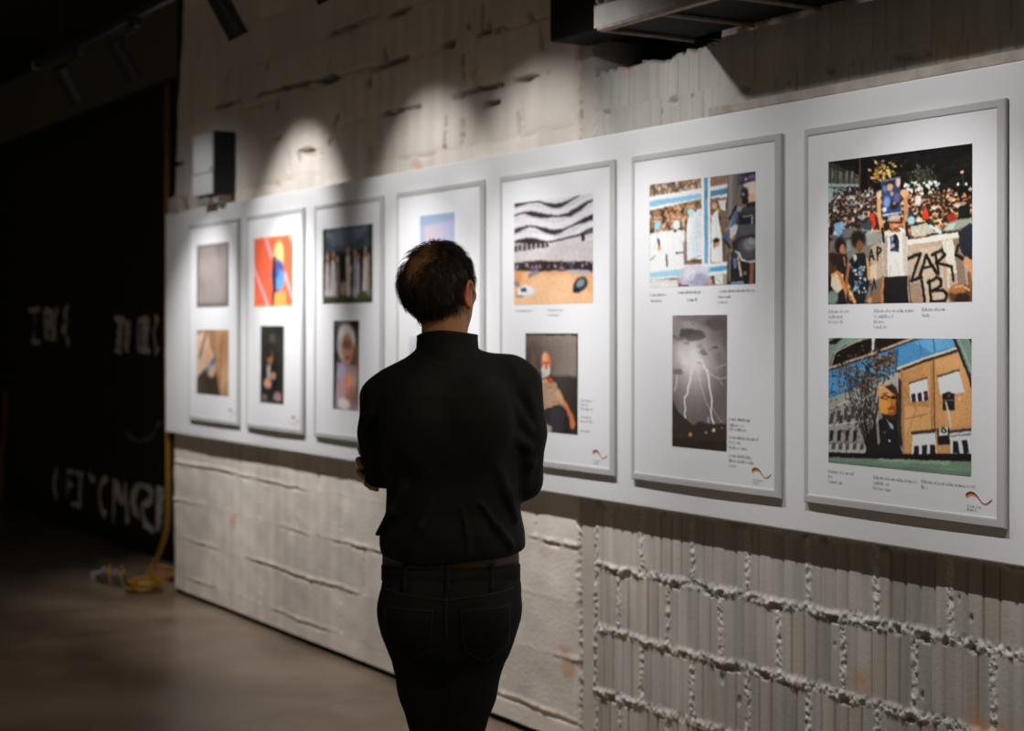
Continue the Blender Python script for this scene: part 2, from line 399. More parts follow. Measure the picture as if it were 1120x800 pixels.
# ------------------------------------------------------------------ black curtain with lettering
def cur_y(x, z):
    return CUR_Y - .010 * math.sin(x * 21 + .6 * math.sin(x * 3.1)) - .003 * math.sin(x * 47 + 1) + .004 * math.sin(z * 3)
def make_curtain():
    c = empty('stage_curtain', (-12.5, CUR_Y, 0), label='black pleated curtain with white hand-painted letters in the dark corner', cat='curtain')
    xs = np.arange(-16.9, -9.29, .02); zs = np.linspace(.015, 3.26, 10)
    X, Z = np.meshgrid(xs, zs, indexing='ij')
    Y = np.vectorize(cur_y)(X, Z)
    nx, nz = X.shape; idx = np.arange(nx * nz).reshape(nx, nz)
    F = np.stack([idx[:-1, :-1], idx[1:, :-1], idx[1:, 1:], idx[:-1, 1:]], -1).reshape(-1, 4)
    V = np.stack([X + 12.5, Y - CUR_Y, Z], -1).reshape(-1, 3)
    o = pydata('cloth', V, F, M['curtain'], c, True)
    s = o.modifiers.new('thickness', 'SOLIDIFY'); s.thickness = .004; s.offset = 1
    def strokes(name, lst, w, m, wf=None):
        V, F = [], []
        for st in lst:
            P = smooth_path([(x, z, 0) for x, z in st], 7) if len(st) > 2 else [Vector((st[0][0] + (st[1][0] - st[0][0]) * t, st[0][1] + (st[1][1] - st[0][1]) * t, 0)) for t in np.linspace(0, 1, 14)]
            n = len(P); b0 = len(V)
            for i, p in enumerate(P):
                t = (P[min(i + 1, n - 1)] - P[max(i - 1, 0)]).normalized(); s = Vector((-t.y, t.x, 0))
                # chunky brush strokes: wider when vertical (letters are stretched along the wall)
                ww = (w * (.55 + .75 * abs(t.y))) * (1.0 + .22 * math.sin(i * 1.7 + p.x * 5)) * .5
                for sg in (-1, 1):
                    q = p + s * ww * sg * 1.0
                    V.append((q.x + 12.5, cur_y(q.x, q.y) - CUR_Y - .012, q.y))
            for i in range(n - 1):
                a = b0 + 2 * i; F.append((a, a + 1, a + 3, a + 2))
        o = pydata(name, V, F, m, c)
        s = o.modifiers.new('thickness', 'SOLIDIFY'); s.thickness = .002
        return o
    LA = [[(-13.955,1.737),(-13.625,1.746)],[(-13.752,1.738),(-13.798,1.589),(-13.844,1.458)],[(-13.899,1.470),(-13.625,1.465)],[(-13.491,1.745),(-13.425,1.613),(-13.381,1.491)],[(-13.447,1.741),(-13.252,1.696),(-13.381,1.619),(-13.209,1.564),(-13.316,1.491)],[(-13.061,1.737),(-13.179,1.660),(-13.179,1.564),(-13.124,1.474)],[(-12.774,1.757),(-12.916,1.706),(-12.835,1.629),(-12.937,1.576),(-12.754,1.459)]]
    LB = [[(-11.587,1.653),(-11.368,1.639)],[(-11.492,1.645),(-11.536,1.399)],[(-11.286,1.638),(-11.335,1.412)],[(-11.077,1.637),(-11.092,1.420)],[(-11.061,1.632),(-10.920,1.637),(-10.942,1.524),(-10.935,1.427)],[(-11.061,1.430),(-10.858,1.422)],[(-10.662,1.660),(-10.746,1.545),(-10.668,1.414)]]
    LC = [[(-13.104,0.449),(-13.236,0.337),(-13.217,0.254),(-13.092,0.190)],[(-12.883,0.449),(-12.686,0.445)],[(-12.857,0.441),(-12.828,0.339),(-12.864,0.231)],[(-12.828,0.339),(-12.703,0.344)],[(-12.650,0.446),(-12.408,0.449)],[(-12.469,0.444),(-12.493,0.188)],[(-12.703,0.196),(-12.476,0.192)],[(-12.273,0.464),(-12.124,0.428)]]
    LD = [[(-11.835,0.468),(-11.994,0.377),(-12.010,0.287),(-11.851,0.190)],[(-11.603,0.477),(-11.664,0.165)],[(-11.597,0.458),(-11.482,0.316),(-11.393,0.465)],[(-11.393,0.473),(-11.320,0.181)],[(-11.118,0.238),(-11.218,0.321),(-11.184,0.436),(-11.020,0.481),(-10.854,0.454),(-10.881,0.379),(-11.034,0.329)],[(-11.020,0.330),(-10.936,0.220),(-10.800,0.180)],[(-10.679,0.500),(-10.706,0.190)],[(-10.619,0.503),(-10.679,0.201)]]
    for L_, cuts, wd in ((LA, (0, 3, 5, 6, 7), .068), (LB, (0, 2, 3, 6, 7), .068), (LC, (0, 1, 4, 7, 8), .064), (LD, (0, 1, 4, 6, 8), .064)):
        for q in range(len(cuts) - 1): strokes('letter', L_[cuts[q]:cuts[q + 1]], wd, M['letter'])
    strokes('painted_arc', [[(-11.405,0.851),(-11.161,0.786),(-10.868,0.822),(-10.624,0.941)]], .05, M['letter_dim'])
make_curtain()

# ------------------------------------------------------------------ display panel
def make_panel():
    bm = bmesh.new(); add_box(bm, (-9.319, 0, .960), (-1.2, .022, 2.262), .006, 2)
    p = bm_obj('display_panel', bm, M['panel'])
    tag(p, 'long white display board along the block wall behind the seven posters', 'panel')
    o = box('wall_cleat', (-9.2, .0215, 1.9), (-1.3, .037, 1.96), M['wood'], p); box('wall_cleat', (-9.2, .0215, 1.2), (-1.3, .037, 1.26), M['wood'], p)
make_panel()
b = box('wooden_batten', (-4.141, .004, 2.2625), (-1.2, .036, 2.292), M['wood'], None, .003)
tag(b, 'thin raw wooden batten along the top edge of the white board at right', 'batten')

# ------------------------------------------------------------------ duct and cable tray at the top right
def make_duct():
    bm = bmesh.new(); add_box(bm, (-4.877, -.135, 2.603), (-1.0, .035, 3.2), .006, 1)
    # folded seams round the duct
    for x in (-4.3, -3.7, -3.1, -2.5): add_box(bm, (x - .012, -.145, 2.595), (x + .012, .035, 3.2), .002, 1)
    add_box(bm, (-4.82, .034, 2.62), (-4.2, .2, 3.1))
    d = bm_obj('ventilation_duct', bm, M['black_matte'])
    tag(d, 'black rectangular duct fixed high on the wall, its end left of the metal tray', 'duct')
make_duct()
def make_tray():
    t = empty('cable_tray', (-4.24, -.36, 2.522), label='grey metal tray with thin brown crossbars under the black duct at top', cat='tray')
    L = 3.0
    bm = bmesh.new(); add_box(bm, (0, -.018, .004), (L, -.014, .078), .001, 1); add_box(bm, (0, -.018, .074), (L, .01, .078)); 
    bm_obj('side_rail', bm, M['steel'], t)
    bm = bmesh.new(); add_box(bm, (.02, -.02, -.006), (L, .012, .006), .002, 1); bm_obj('bottom_flange', bm, M['brass_rod'], t)
    # crumbly fireproofing on top of the rail
    rs = random.Random(5); bm = bmesh.new()
    for i in range(90):
        x = rs.uniform(.01, .9); r = rs.uniform(.008, .02)
        mt = Matrix.Translation((x, rs.uniform(-.015, .03), .085 + rs.uniform(0, .035))) @ Matrix.Rotation(rs.uniform(0, 3), 4, Vector((rs.random(), rs.random(), rs.random())).normalized()) @ Matrix.Diagonal((r * 1.4, r, r * .7, 1))
        bmesh.ops.create_icosphere(bm, subdivisions=1, radius=1, matrix=mt)
    bm_obj('crumbly_filling', bm, M['rust'], t)
    for i in range(10):
        x = .02 + i * .305
        V, F = tube_data([(x, -.004, 0), (x, .19, .001), (x, .365, 0)], .0075, 8)
        pydata('crossbar', V, F, M['brass_rod'], t)
    box('base_plate', (.012, -.013, .009), (L, .365, .0125), M['black_matte'], t)
    for x in (.4, 1.6, 2.8): box('bracket', (x, .2, .08), (x + .03, .23, .0815), M['black_metal'], t)
make_tray()


# ------------------------------------------------------------------ lighting track and spotlights
def make_track():
    t = empty('lighting_track', (-5.4, SPOT_Y, 3.03), label='black suspended lighting track running along the wall above the posters', cat='track')
    bm = bmesh.new(); add_box(bm, (-3.68, -.0175, 0), (4.9, .0175, .035), .002, 1)
    bm_obj('rail', bm, M['black_metal'], t)
    box('end_cap', (-3.70, -.019, -.001), (-3.68, .019, .036), M['grey_face'], t)
    for x in (-3.2, -1.2, .8, 2.8, 4.6):
        V, F = tube_data([(x, 0, .035), (x, 0, .72)], .004, 6); pydata('hanging_rod', V, F, M['black_metal'], t)
make_track()

M['lens_off'] = mat('dark_glass_lens', (.03, .03, .03), .15)
M['lens_on'] = mat('glowing_lens', (.8, .8, .8), .3, emit=((1, .95, .86), 14))
def make_spots():
    proto = None
    for i, ((x, core, field, stray, aim), label) in enumerate(SPOTS):
        lit = core > 0
        r = empty('track_spotlight', (x, SPOT_Y, SPOT_Z), (0, 0, 0), label, 'spotlight', 'track spotlights along the wall')
        d = Vector((aim * .5, math.sin(HEAD_TILT), -math.cos(HEAD_TILT))).normalized()
        R = d.to_track_quat('Z', 'X').to_matrix().to_4x4()                               # local +z -> beam direction
        V, F = lathe_data([(.036, -.20), (.0425, -.195), (.0425, -.03), (.0415, -.028), (.0415, -.026), (.0425, -.024), (.0425, 0), (.037, 0), (.036, -.012), (.03, -.012)], 28, R)
        body = pydata('lamp_body', V, F, M['black_metal'], r)
        V, F = lathe_data([(.0355, -.0115), (.0355, -.009), (.02, -.0075), (.001, -.007)], 24, R)
        pydata('lens', V, F, M['lens_on'] if lit else M['lens_off'], r)
        V, F = lathe_data([(.0425, -.004), (.0445, -.004), (.0445, .003), (.0425, .003)], 28, R)
        pydata('front_ring', V, F, M['black_metal'], r)
        top = R @ Vector((0, 0, -.13))
        side = .052
        V, F = tube_data([(side, top.y, top.z), (side, top.y, .19), (.0, 0, .225), (0, 0, .24)], .007, 8)
        V2, F2 = tube_data([(-.0, top.y, top.z), (side, top.y, top.z)], .011, 10)
        V, F = join_data([(V, F), (V2, F2)])
        pydata('yoke', V, F, M['black_metal'], r)
        box('track_adapter', (-.055, -.016, .238), (.055, .016, .28), M['black_metal'], r, .003)
        if lit:
            for pw, (tilt, half, blend) in ((core, CORE), (field, FIELD), (stray, STRAY)):
                if pw <= 0: continue
                L = bpy.data.lights.new('spot_beam', 'SPOT'); lo = bpy.data.objects.new('spot_beam', L); COL.objects.link(lo)
                L.energy = pw; L.spot_size = 2 * math.radians(half); L.spot_blend = blend; L.shadow_soft_size = .016
                L.color = (1.0, .98, .96)
                lo.location = Vector((x, SPOT_Y, SPOT_Z)) + d * .012
                lo.rotation_euler = Vector((aim, math.sin(math.radians(tilt)), -math.cos(math.radians(tilt)))).to_track_quat('-Z', 'Y').to_euler()
make_spots()

# ------------------------------------------------------------------ small things at the far left end of the panel
def make_wall_box():
    r = empty('wall_box', (-8.485, .05, 2.30), label='upright black box with light grey front, above the white board\'s far end', cat='box')
    box('housing', (-.155, -.125, .01), (.155, 0, .355), M['black_metal'], r, .006)
    bm = bmesh.new(); add_box(bm, (-.152, -.134, .012), (.152, -.1255, .13), .004); bm_obj('lower_cover', bm, M['grey_face'], r)
    bm = bmesh.new(); add_box(bm, (-.152, -.132, .134), (.152, -.1255, .352), .004); bm_obj('front_cover', bm, M['grey_face'], r)
    V, F = lathe_data([(.008, 0), (.008, .004), (.005, .006)], 12, Matrix.Translation((.13, -.132, .15)) @ Matrix.Rotation(PI / 2, 4, 'X'))
    pydata('screw', V, F, M['black_metal'], r)
    box('support_block', (-.14, -.11, -.037), (.04, -.02, .0105), M['white_plastic'], r, .006)
    box('support_block', (.06, -.10, -.037), (.14, -.01, .0105), M['wood'], r, .006)
make_wall_box()
def lumpy(name, loc, size, m, seed, label=None, cat=None, parent=None):
    bm = bmesh.new(); bmesh.ops.create_cube(bm, size=2)
    bmesh.ops.subdivide_edges(bm, edges=bm.edges, cuts=4, use_grid_fill=True)
    for v in bm.verts:
        n = float(snoise(v.co.x * 1.0 + seed * 3, v.co.y, v.co.z, 2.2, seed)); n2 = float(snoise(v.co.x, v.co.y + seed, v.co.z, 7, seed + 2))
        f = 1 + .16 * n + .06 * n2
        v.co = Vector((v.co.x * size[0] * f, v.co.y * size[1] * f, v.co.z * size[2] * (f if v.co.z > -.99 else 1.0)))
    o = bm_obj(name, bm, m, parent); o.location = loc
    if label: tag(o, label, cat)
    return o
lumpy('brick_fragment', (-9.17, .02, 2.262 + .045), (.10, .035, .045), M['brick'], 4, 'broken brick lump lying on the white board\'s far top corner', 'brick')

def make_cables():
    r = empty('yellow_cable', (-9.36, .02, 0), label='yellow cable hanging down the end of the block wall and coiled on floor', cat='cable')
    def rel(p): return (p[0] + 9.36, p[1] - .02, p[2])
    path = [(-9.352, .03, 3.05), (-9.358, .03, 2.5), (-9.362, .03, 1.7), (-9.345, .03, 1.0), (-9.338, .03, .70), (-9.342, .03, .46), (-9.358, .02, .33), (-9.41, -.005, .21), (-9.465, -.035, .12), (-9.475, -.06, .055), (-9.43, -.085, .02), (-9.37, -.09, .012)]
    V, F = tube_data([rel(p) for p in smooth_path(path, 8)], .0055, 8)
    path2 = [(x - .012 if z > .5 else x - .02, y - .012, z) for x, y, z in path]
    V2, F2 = tube_data([rel(p) for p in smooth_path(path2, 8)], .0045, 8)
    a, f = join_data([(V, F), (V2, F2)])
    pydata('hanging_run', a, f, M['yellow_cable'], r, True)
    parts = []
    rs = random.Random(9)
    for k in range(7):
        pts = []
        R = .115 + rs.uniform(-.03, .02); cx, cy = -9.415 + rs.uniform(-.015, .02), -.10 + rs.uniform(-.015, .015); ph = rs.uniform(0, 6)
        for i in range(28):
            t = 2 * PI * i / 28
            pts.append(rel((cx + R * math.cos(t), cy + R * .8 * math.sin(t), .009 + k * .0105 + .004 * math.sin(2 * t + ph))))
        parts.append(tube_data(pts, .007, 8, closed=True))
    a, f = join_data(parts)
    pydata('coil', a, f, M['yellow_cable'], r, True)
    # loose loop further back
    r2 = empty('orange_cable', (-9.62, .10, 0), label='dull orange cable looped on the floor behind the power strip', cat='cable')
    parts = []
    for k in range(4):
        pts = [(.14 * math.cos(2 * PI * i / 24) , .07 * math.sin(2 * PI * i / 24), .012 + k * .017 + .035 * (1 + math.cos(2 * PI * i / 24 + k)) * .5) for i in range(24)]
        parts.append(tube_data(pts, .007, 8, closed=True))
    a, f = join_data(parts); o = pydata('loop', a, f, M['orange'], r2, True)
    # power strip with white plugs
    s = empty('power_strip', (-9.80, -.16, 0), (0, 0, .30), label='grey power strip with pale plugs on the floor left of the cable coil', cat='power strip')
    box('strip_body', (-.16, -.03, 0.0), (.22, .03, .045), M['dark_cable'], s, .006)
    box('end_block', (-.205, -.04, 0.0), (-.158, .045, .06), M['white_plastic'], s, .008)
    for k in range(4):
        x = -.11 + k * .065
        V, F = lathe_data([(.019, 0), (.021, .01), (.018, .035), (.008, .05)], 14, Matrix.Translation((x, 0, .0455)))
        p = pydata('plug', V, F, M['white_plastic'] if k % 2 == 0 else M['yellow_cable'], s, True)
        V, F = tube_data(smooth_path([(x, 0, .094), (x, -.01, .115), (x + .04, -.03, .12), (x + .08, -.06, .05), (x + .12, -.07, .008)], 6), .004, 6)
        pydata('cord', V, F, M['yellow_cable'] if k % 2 else M['dark_cable'], p, True)
    c = empty('extension_lead', (-14.6, CUR_Y - .05, .62), label='short dull orange cord hanging on the black curtain at the far left edge', cat='cord')
    V, F = tube_data(smooth_path([(.0, 0, .40), (.02, -.01, .25), (-.03, 0, .05), (-.14, 0, -.2), (-.16, 0, -.60)], 6), .012, 8)
    pydata('lead', V, F, M['orange'], c, True)
make_cables()

# weak warm fill lamp, added out of the picture to brighten the man
def make_fill_lamp():
    p = Vector((-1.30, -1.35, 3.15)); aim = (Vector((-3.41, -1.38, 1.45)) - p).normalized()
    r = empty('added_fill_lamp', p, label='added fill lamp lighting the man, shaped as a black pendant, out of the picture', cat='lamp')
    R = aim.to_track_quat('Z', 'X').to_matrix().to_4x4()
    V, F = lathe_data([(.02, -.16), (.05, -.14), (.075, -.05), (.085, 0), (.080, 0), (.07, -.05), (.045, -.12)], 24, R); pydata('lamp_shade', V, F, M['black_metal'], r, True)
    V, F = lathe_data([(.03, -.06), (.035, -.04), (.02, -.015), (.002, -.01)], 16, R); pydata('bulb', V, F, M['lens_on'], r, True)
    top = R @ Vector((0, 0, -.15)); V, F = tube_data([top, top + Vector((0, 0, .12)), (top.x, top.y, .5)], .004, 6); pydata('hanging_cable', V, F, M['black_metal'], r)
    L = bpy.data.lights.new('fill_light', 'SPOT'); lo = bpy.data.objects.new('fill_light', L); COL.objects.link(lo)
    L.energy = FILL_POWER; L.spot_size = math.radians(34); L.spot_blend = .8; L.shadow_soft_size = .07; L.color = (1.0, .80, .60)
    lo.location = p + aim * .01; lo.rotation_euler = aim.to_track_quat('-Z', 'Y').to_euler()
make_fill_lamp()

# ------------------------------------------------------------------ photographic prints (painted colour on a fine grid)
class Pic:
    def __init__(s, w, h, col):
        s.w, s.h = w * 2, h * 2
        s.a = np.empty((s.h, s.w, 3)); s.a[:] = np.array(col) / 255.
        s.asp = w / h
        v, u = np.mgrid[0:s.h, 0:s.w]; s.u = (u + .5) / s.w; s.v = (v + .5) / s.h
    def put(s, sl, m, col, al=1.0):
        m = (m * al)[..., None]; s.a[sl] = s.a[sl] * (1 - m) + m * np.array(col) / 255.
    def bb(s, u0, v0, u1, v1):
        x0 = max(0, int(u0 * s.w) - 2); x1 = min(s.w, int(u1 * s.w) + 3); y0 = max(0, int(v0 * s.h) - 2); y1 = min(s.h, int(v1 * s.h) + 3)
        return (slice(y0, max(y0, y1)), slice(x0, max(x0, x1)))
    def poly(s, pts, col, al=1.0):
        us = [p[0] for p in pts]; vs = [p[1] for p in pts]
        sl = s.bb(min(us), min(vs), max(us), max(vs)); U, V = s.u[sl], s.v[sl]
        ins = np.zeros(U.shape, bool); n = len(pts)
        for i in range(n):
            (x0, y0), (x1, y1) = pts[i], pts[(i + 1) % n]
            if y0 == y1: continue
            c = ((V < y0) != (V < y1)) & (U < (x1 - x0) * (V - y0) / (y1 - y0) + x0); ins ^= c
        s.put(sl, ins.astype(float), col, al)
    def ell(s, cx, cy, rx, ry, col, al=1.0, rot=0, soft=.12):
        """radii in units of the picture width (rx) and height (ry)"""
        R = max(rx, ry * 1.0) * 1.4 + abs(rot) * max(rx, ry / s.asp)
        sl = s.bb(cx - R - ry / s.asp * abs(rot), cy - max(ry, rx * s.asp) * 1.4, cx + R + ry / s.asp * abs(rot), cy + max(ry, rx * s.asp) * 1.4)
        du = (s.u[sl] - cx) * s.asp; dv = s.v[sl] - cy; c, n = math.cos(rot), math.sin(rot)
        a = (du * c + dv * n) / (rx * s.asp); b = (-du * n + dv * c) / ry
        d = np.sqrt(a * a + b * b); s.put(sl, np.clip((1 + soft - d) / (2 * soft), 0, 1), col, al)
    def line(s, pts, wd, col, al=1.0, soft=.35):
        for i in range(len(pts) - 1):
            (x0, y0), (x1, y1) = pts[i], pts[i + 1]; q = wd / 2 * 1.4
            sl = s.bb(min(x0, x1) - q / s.asp, min(y0, y1) - q, max(x0, x1) + q / s.asp, max(y0, y1) + q)
            px = (s.u[sl] - x0) * s.asp; py = s.v[sl] - y0; dx = (x1 - x0) * s.asp; dy = y1 - y0
            t = np.clip((px * dx + py * dy) / max(dx * dx + dy * dy, 1e-9), 0, 1)
            d = np.hypot(px - t * dx, py - t * dy) / (wd / 2); s.put(sl, np.clip((1 + soft - d) / (2 * soft), 0, 1), col, al)
    def quad(s, xl, xr, ytl, ytr, ybl, ybr): s.qd = (xl, xr, ytl, ytr, ybl, ybr)
    def m(s, x, y):
        xl, xr, a, b, c, d = s.qd; u = (x - xl) / (xr - xl); t = a + (b - a) * u; o = c + (d - c) * u; return u, (y - t) / (o - t)
    def P(s, pts, col, al=1.0): s.poly([s.m(x, y) for x, y in pts], col, al)
    def E(s, x, y, rx, ry, col, al=1.0, soft=.2):
        u, v = s.m(x, y); s.ell(u, v, rx / (s.qd[1] - s.qd[0]), ry / (s.m(x, y + 1)[1] - v) ** -1, col, al, soft=soft)
    def L(s, pts, wd, col, al=1.0): s.line([s.m(x, y) for x, y in pts], wd * 1.08 / (s.qd[4] - s.qd[2]), col, al)
    def noise(s, amt, f, seed=0, tint=(1, 1, 1), mask=None):
        n = snoise(s.u * s.asp, s.v, 0, f, seed)[..., None] * amt / 255. * np.array(tint)
        if mask is not None: n = n * mask[..., None]
        s.a = np.clip(s.a + n, 0, 1)
    def blur(s, k):
        for _ in range(k):
            for ax in (0, 1):
                p = np.concatenate([s.a.take([0], ax), s.a, s.a.take([-1], ax)], ax)
                n = s.a.shape[ax]
                s.a = (p.take(range(0, n), ax) + 2 * p.take(range(1, n + 1), ax) + p.take(range(2, n + 2), ax)) / 4
    def organic(s, warp=.006, amt=10, f=26, seed=3):
        """break up clean edges the way small photographic detail does"""
        U, V = s.u * s.asp, s.v
        du = warp * (snoise(U, V, 0, f, seed) + .8 * snoise(U, V, 0, f * 2.7, seed + 1) + .6 * snoise(U, V, 0, f * 6, seed + 2)); dv = warp * (snoise(U, V, 0, f, seed + 3) + .8 * snoise(U, V, 0, f * 2.7, seed + 4) + .6 * snoise(U, V, 0, f * 6, seed + 5))
        x = np.clip(((s.u + du / s.asp) * s.w).astype(int), 0, s.w - 1); y = np.clip(((s.v + dv) * s.h).astype(int), 0, s.h - 1); s.a = s.a[y, x]
        rs = np.random.RandomState(seed); g = rs.normal(size=s.u.shape)
        g = (g + np.roll(g, 1, 0) + np.roll(g, 1, 1)) / 1.7
        n = amt / 255 * (.8 * g + .5 * snoise(U, V, 0, f * .4, seed + 6))
        s.a = np.clip(s.a * (1 + 1.3 * n[..., None]) + .5 * n[..., None], 0.01, 1)
        s.blur(1)
    def out(s, white):
        a = (s.a[0::2, 0::2] + s.a[1::2, 0::2] + s.a[0::2, 1::2] + s.a[1::2, 1::2]) / 4
        lin = np.where(a <= .04045, a / 12.92, ((a + .055) / 1.055) ** 2.4)
        wl = srgb(white, white, white)[0]
        return np.clip(lin / wl * .82, .004, .88)

def pic_crowd():
    p = Pic(210, 160, (14, 12, 11)); rs = random.Random(1); p.quad(10, 705, 95, 10, 790, 775)
    P, E, L = p.P, p.E, p.L
    # dark trees and the lit building at left
    for i in range(120): E(rs.uniform(330, 700), rs.uniform(60, 220), rs.uniform(8, 22), rs.uniform(6, 16), rs.choice([(20, 18, 14), (26, 26, 18), (16, 14, 13)]), .8)
    P([(10, 98), (170, 160), (170, 215), (10, 205)], (84, 88, 86)); P([(10, 95), (60, 110), (165, 168), (165, 178), (10, 120)], (52, 50, 48))
    for x in (22, 40, 58, 90, 120, 145): L([(x, 118), (x + 2, 200)], 7, (34, 32, 30))
    for x in (30, 70, 105, 133): P([(x, 140), (x + 10, 143), (x + 9, 180), (x, 178)], (120, 118, 104))
    P([(10, 200), (170, 205), (170, 218), (10, 216)], (150, 160, 156)); P([(10, 216), (110, 222), (85, 290), (10, 300)], (112, 126, 124)); P([(10, 222), (60, 226), (40, 290), (10, 296)], (150, 172, 168)); P([(60, 240), (165, 225), (165, 330), (60, 300)], (38, 32, 27)); L([(40, 270), (160, 255)], 8, (96, 84, 66)); L([(60, 290), (110, 285)], 8, (140, 132, 112))
    L([(175, 80), (176, 290)], 9, (88, 64, 42)); L([(220, 130), (222, 240)], 5, (58, 44, 32)); L([(110, 100), (112, 150)], 3, (60, 54, 48))
    # yellow lit tree
    for i in range(120):
        x, y = rs.gauss(300, 32), rs.gauss(140, 27); E(x, y, rs.uniform(4, 9), rs.uniform(3, 6), rs.choice([(214, 176, 96), (170, 132, 62), (236, 206, 140), (110, 88, 46), (84, 72, 44), (30, 26, 20)]), .95)
    E(256, 95, 5, 6, (250, 226, 150)); E(262, 160, 14, 22, (190, 134, 60), .7)
    for i in range(110): E(rs.gauss(480, 34), rs.gauss(170, 26), rs.uniform(3, 7), rs.uniform(5, 10), rs.choice([(46, 50, 38), (64, 68, 52), (34, 34, 27), (82, 82, 62)]), .8)
    L([(660, 150), (664, 220)], 4, (74, 64, 50)); E(658, 149, 7, 7, (246, 222, 150)); E(403, 90, 4, 3, (80, 78, 70))
    # the crowd: heads with shoulders, warm at right, cool at left
    rows = []
    for i in range(560):
        y = 215 + 215 * rs.random() ** .85; x = rs.uniform(12, 703); rows.append((y, x))
    rows.sort()
    for y, x in rows:
        lf = x < 285
        if lf and y < 285 and x < 150 and rs.random() < .8: continue
        if y > 400 and x > 400 and y > 470 - .16 * x + 30: continue
        s = 6.4 + (y - 210) * .046
        body = rs.choice([(150, 176, 188), (120, 140, 150), (190, 200, 204), (70, 84, 96), (44, 42, 44), (92, 110, 124), (206, 210, 206)] if lf else [(232, 214, 190), (206, 150, 104), (52, 40, 34), (140, 100, 72), (226, 190, 150), (90, 74, 66), (180, 170, 164), (34, 28, 27), (196, 204, 206)])
        E(x, y + s * 2.2, s * 1.35, s * 1.5, body); E(x, y + s * 3.2, s * 1.5, s * 1.1, (24, 20, 20), .6)
        E(x, y, s * .72, s * .95, rs.choice([(222, 158, 104), (236, 184, 134), (190, 122, 76), (206, 140, 90)] if not lf else [(196, 150, 118), (160, 118, 90), (206, 170, 140)])); E(x - s * .1, y - s * .55, s * .75, s * .6, (30, 22, 19), .9)
    for i in range(34): E(rs.uniform(395, 560), rs.uniform(196, 235), rs.uniform(3, 8), rs.uniform(4, 8), rs.choice([(196, 214, 214), (150, 176, 180), (226, 224, 210)]))
    for x, y in ((500, 214), (538, 196), (402, 210), (430, 238), (640, 208), (676, 206)): E(x, y, 7, 9, (206, 214, 208))
    P([(395, 320), (425, 310), (440, 345), (430, 400), (405, 400)], (34, 52, 70)); E(428, 380, 18, 22, (150, 190, 196)); E(495, 350, 14, 30, (196, 60, 34)); E(460, 285, 16, 26, (206, 196, 190)); P([(640, 320), (690, 300), (700, 380), (645, 370)], (26, 24, 26)); P([(590, 360), (620, 350), (640, 380), (600, 390)], (150, 50, 36))
    P([(222, 350), (245, 340), (258, 400), (245, 428), (228, 390)], (204, 48, 30)); P([(40, 400), (90, 385), (100, 430), (60, 460)], (120, 160, 190)); P([(85, 425), (150, 410), (150, 460), (90, 465)], (96, 96, 92)); P([(180, 400), (240, 380), (235, 430), (180, 420)], (54, 58, 66)); E(26, 430, 16, 24, (30, 26, 28)); E(24, 490, 14, 12, (120, 30, 44))
    # small signs behind
    P([(425, 410), (500, 395), (530, 430), (560, 440), (430, 455)], (176, 176, 166)); L([(445, 415), (470, 450)], 7, (206, 186, 150)); L([(480, 405), (510, 445)], 8, (196, 164, 130)); L([(515, 405), (560, 440)], 10, (196, 214, 226)); P([(590, 395), (640, 380), (700, 372), (700, 400), (640, 425), (570, 432)], (140, 150, 136)); P([(600, 398), (635, 392), (620, 425), (580, 428)], (176, 190, 180))
    # left banner
    P([(20, 480), (140, 470), (290, 430), (296, 500), (296, 780), (120, 780), (60, 560), (10, 560)], (110, 104, 94)); P([(190, 445), (285, 440), (290, 490), (215, 500)], (140, 142, 136)); P([(60, 500), (130, 480), (130, 530), (60, 520)], (112, 126, 128)); P([(230, 510), (295, 480), (295, 780), (240, 780)], (170, 152, 132)); P([(225, 600), (262, 590), (262, 660), (230, 670)], (196, 178, 156))
    K = (22, 18, 17)
    L([(222, 575), (236, 525), (246, 570)], 9, K); L([(228, 558), (246, 552)], 8, K); L([(264, 572), (264, 510), (285, 520), (268, 545)], 9, K); L([(240, 720), (246, 665), (256, 710)], 8, K)
    # the big banner
    P([(405, 490), (560, 462), (645, 440), (705, 470), (705, 775), (415, 780)], (172, 152, 134)); P([(403, 478), (560, 448), (645, 436), (650, 462), (560, 478), (405, 500)], (226, 212, 196)); P([(470, 520), (560, 500), (590, 775), (500, 778)], (186, 168, 148)); P([(570, 480), (625, 470), (640, 640), (600, 640)], (206, 198, 184)); P([(620, 470), (650, 470), (690, 775), (650, 775)], (132, 112, 98)); P([(415, 690), (470, 680), (480, 778), (420, 778)], (146, 122, 104)); L([(596, 600), (604, 775)], 14, (200, 186, 168)); P([(625, 700), (705, 690), (705, 775), (640, 775)], (110, 90, 76))
    L([(406, 566), (470, 540), (430, 672), (478, 655)], 15, K); L([(470, 645), (497, 548), (545, 636)], 15, K); L([(484, 612), (530, 598)], 11, K); L([(555, 640), (540, 540)], 13, K); L([(524, 548), (568, 522), (582, 545), (545, 588)], 13, K); L([(545, 588), (612, 605), (622, 672)], 13, K); L([(640, 500), (632, 545), (665, 568)], 14, K)
    L([(478, 672), (490, 778)], 14, K); L([(520, 775), (512, 670)], 14, K); L([(505, 682), (545, 655), (568, 668), (566, 695), (525, 722)], 13, K); L([(528, 722), (575, 716), (594, 740), (585, 768), (520, 776)], 13, K)
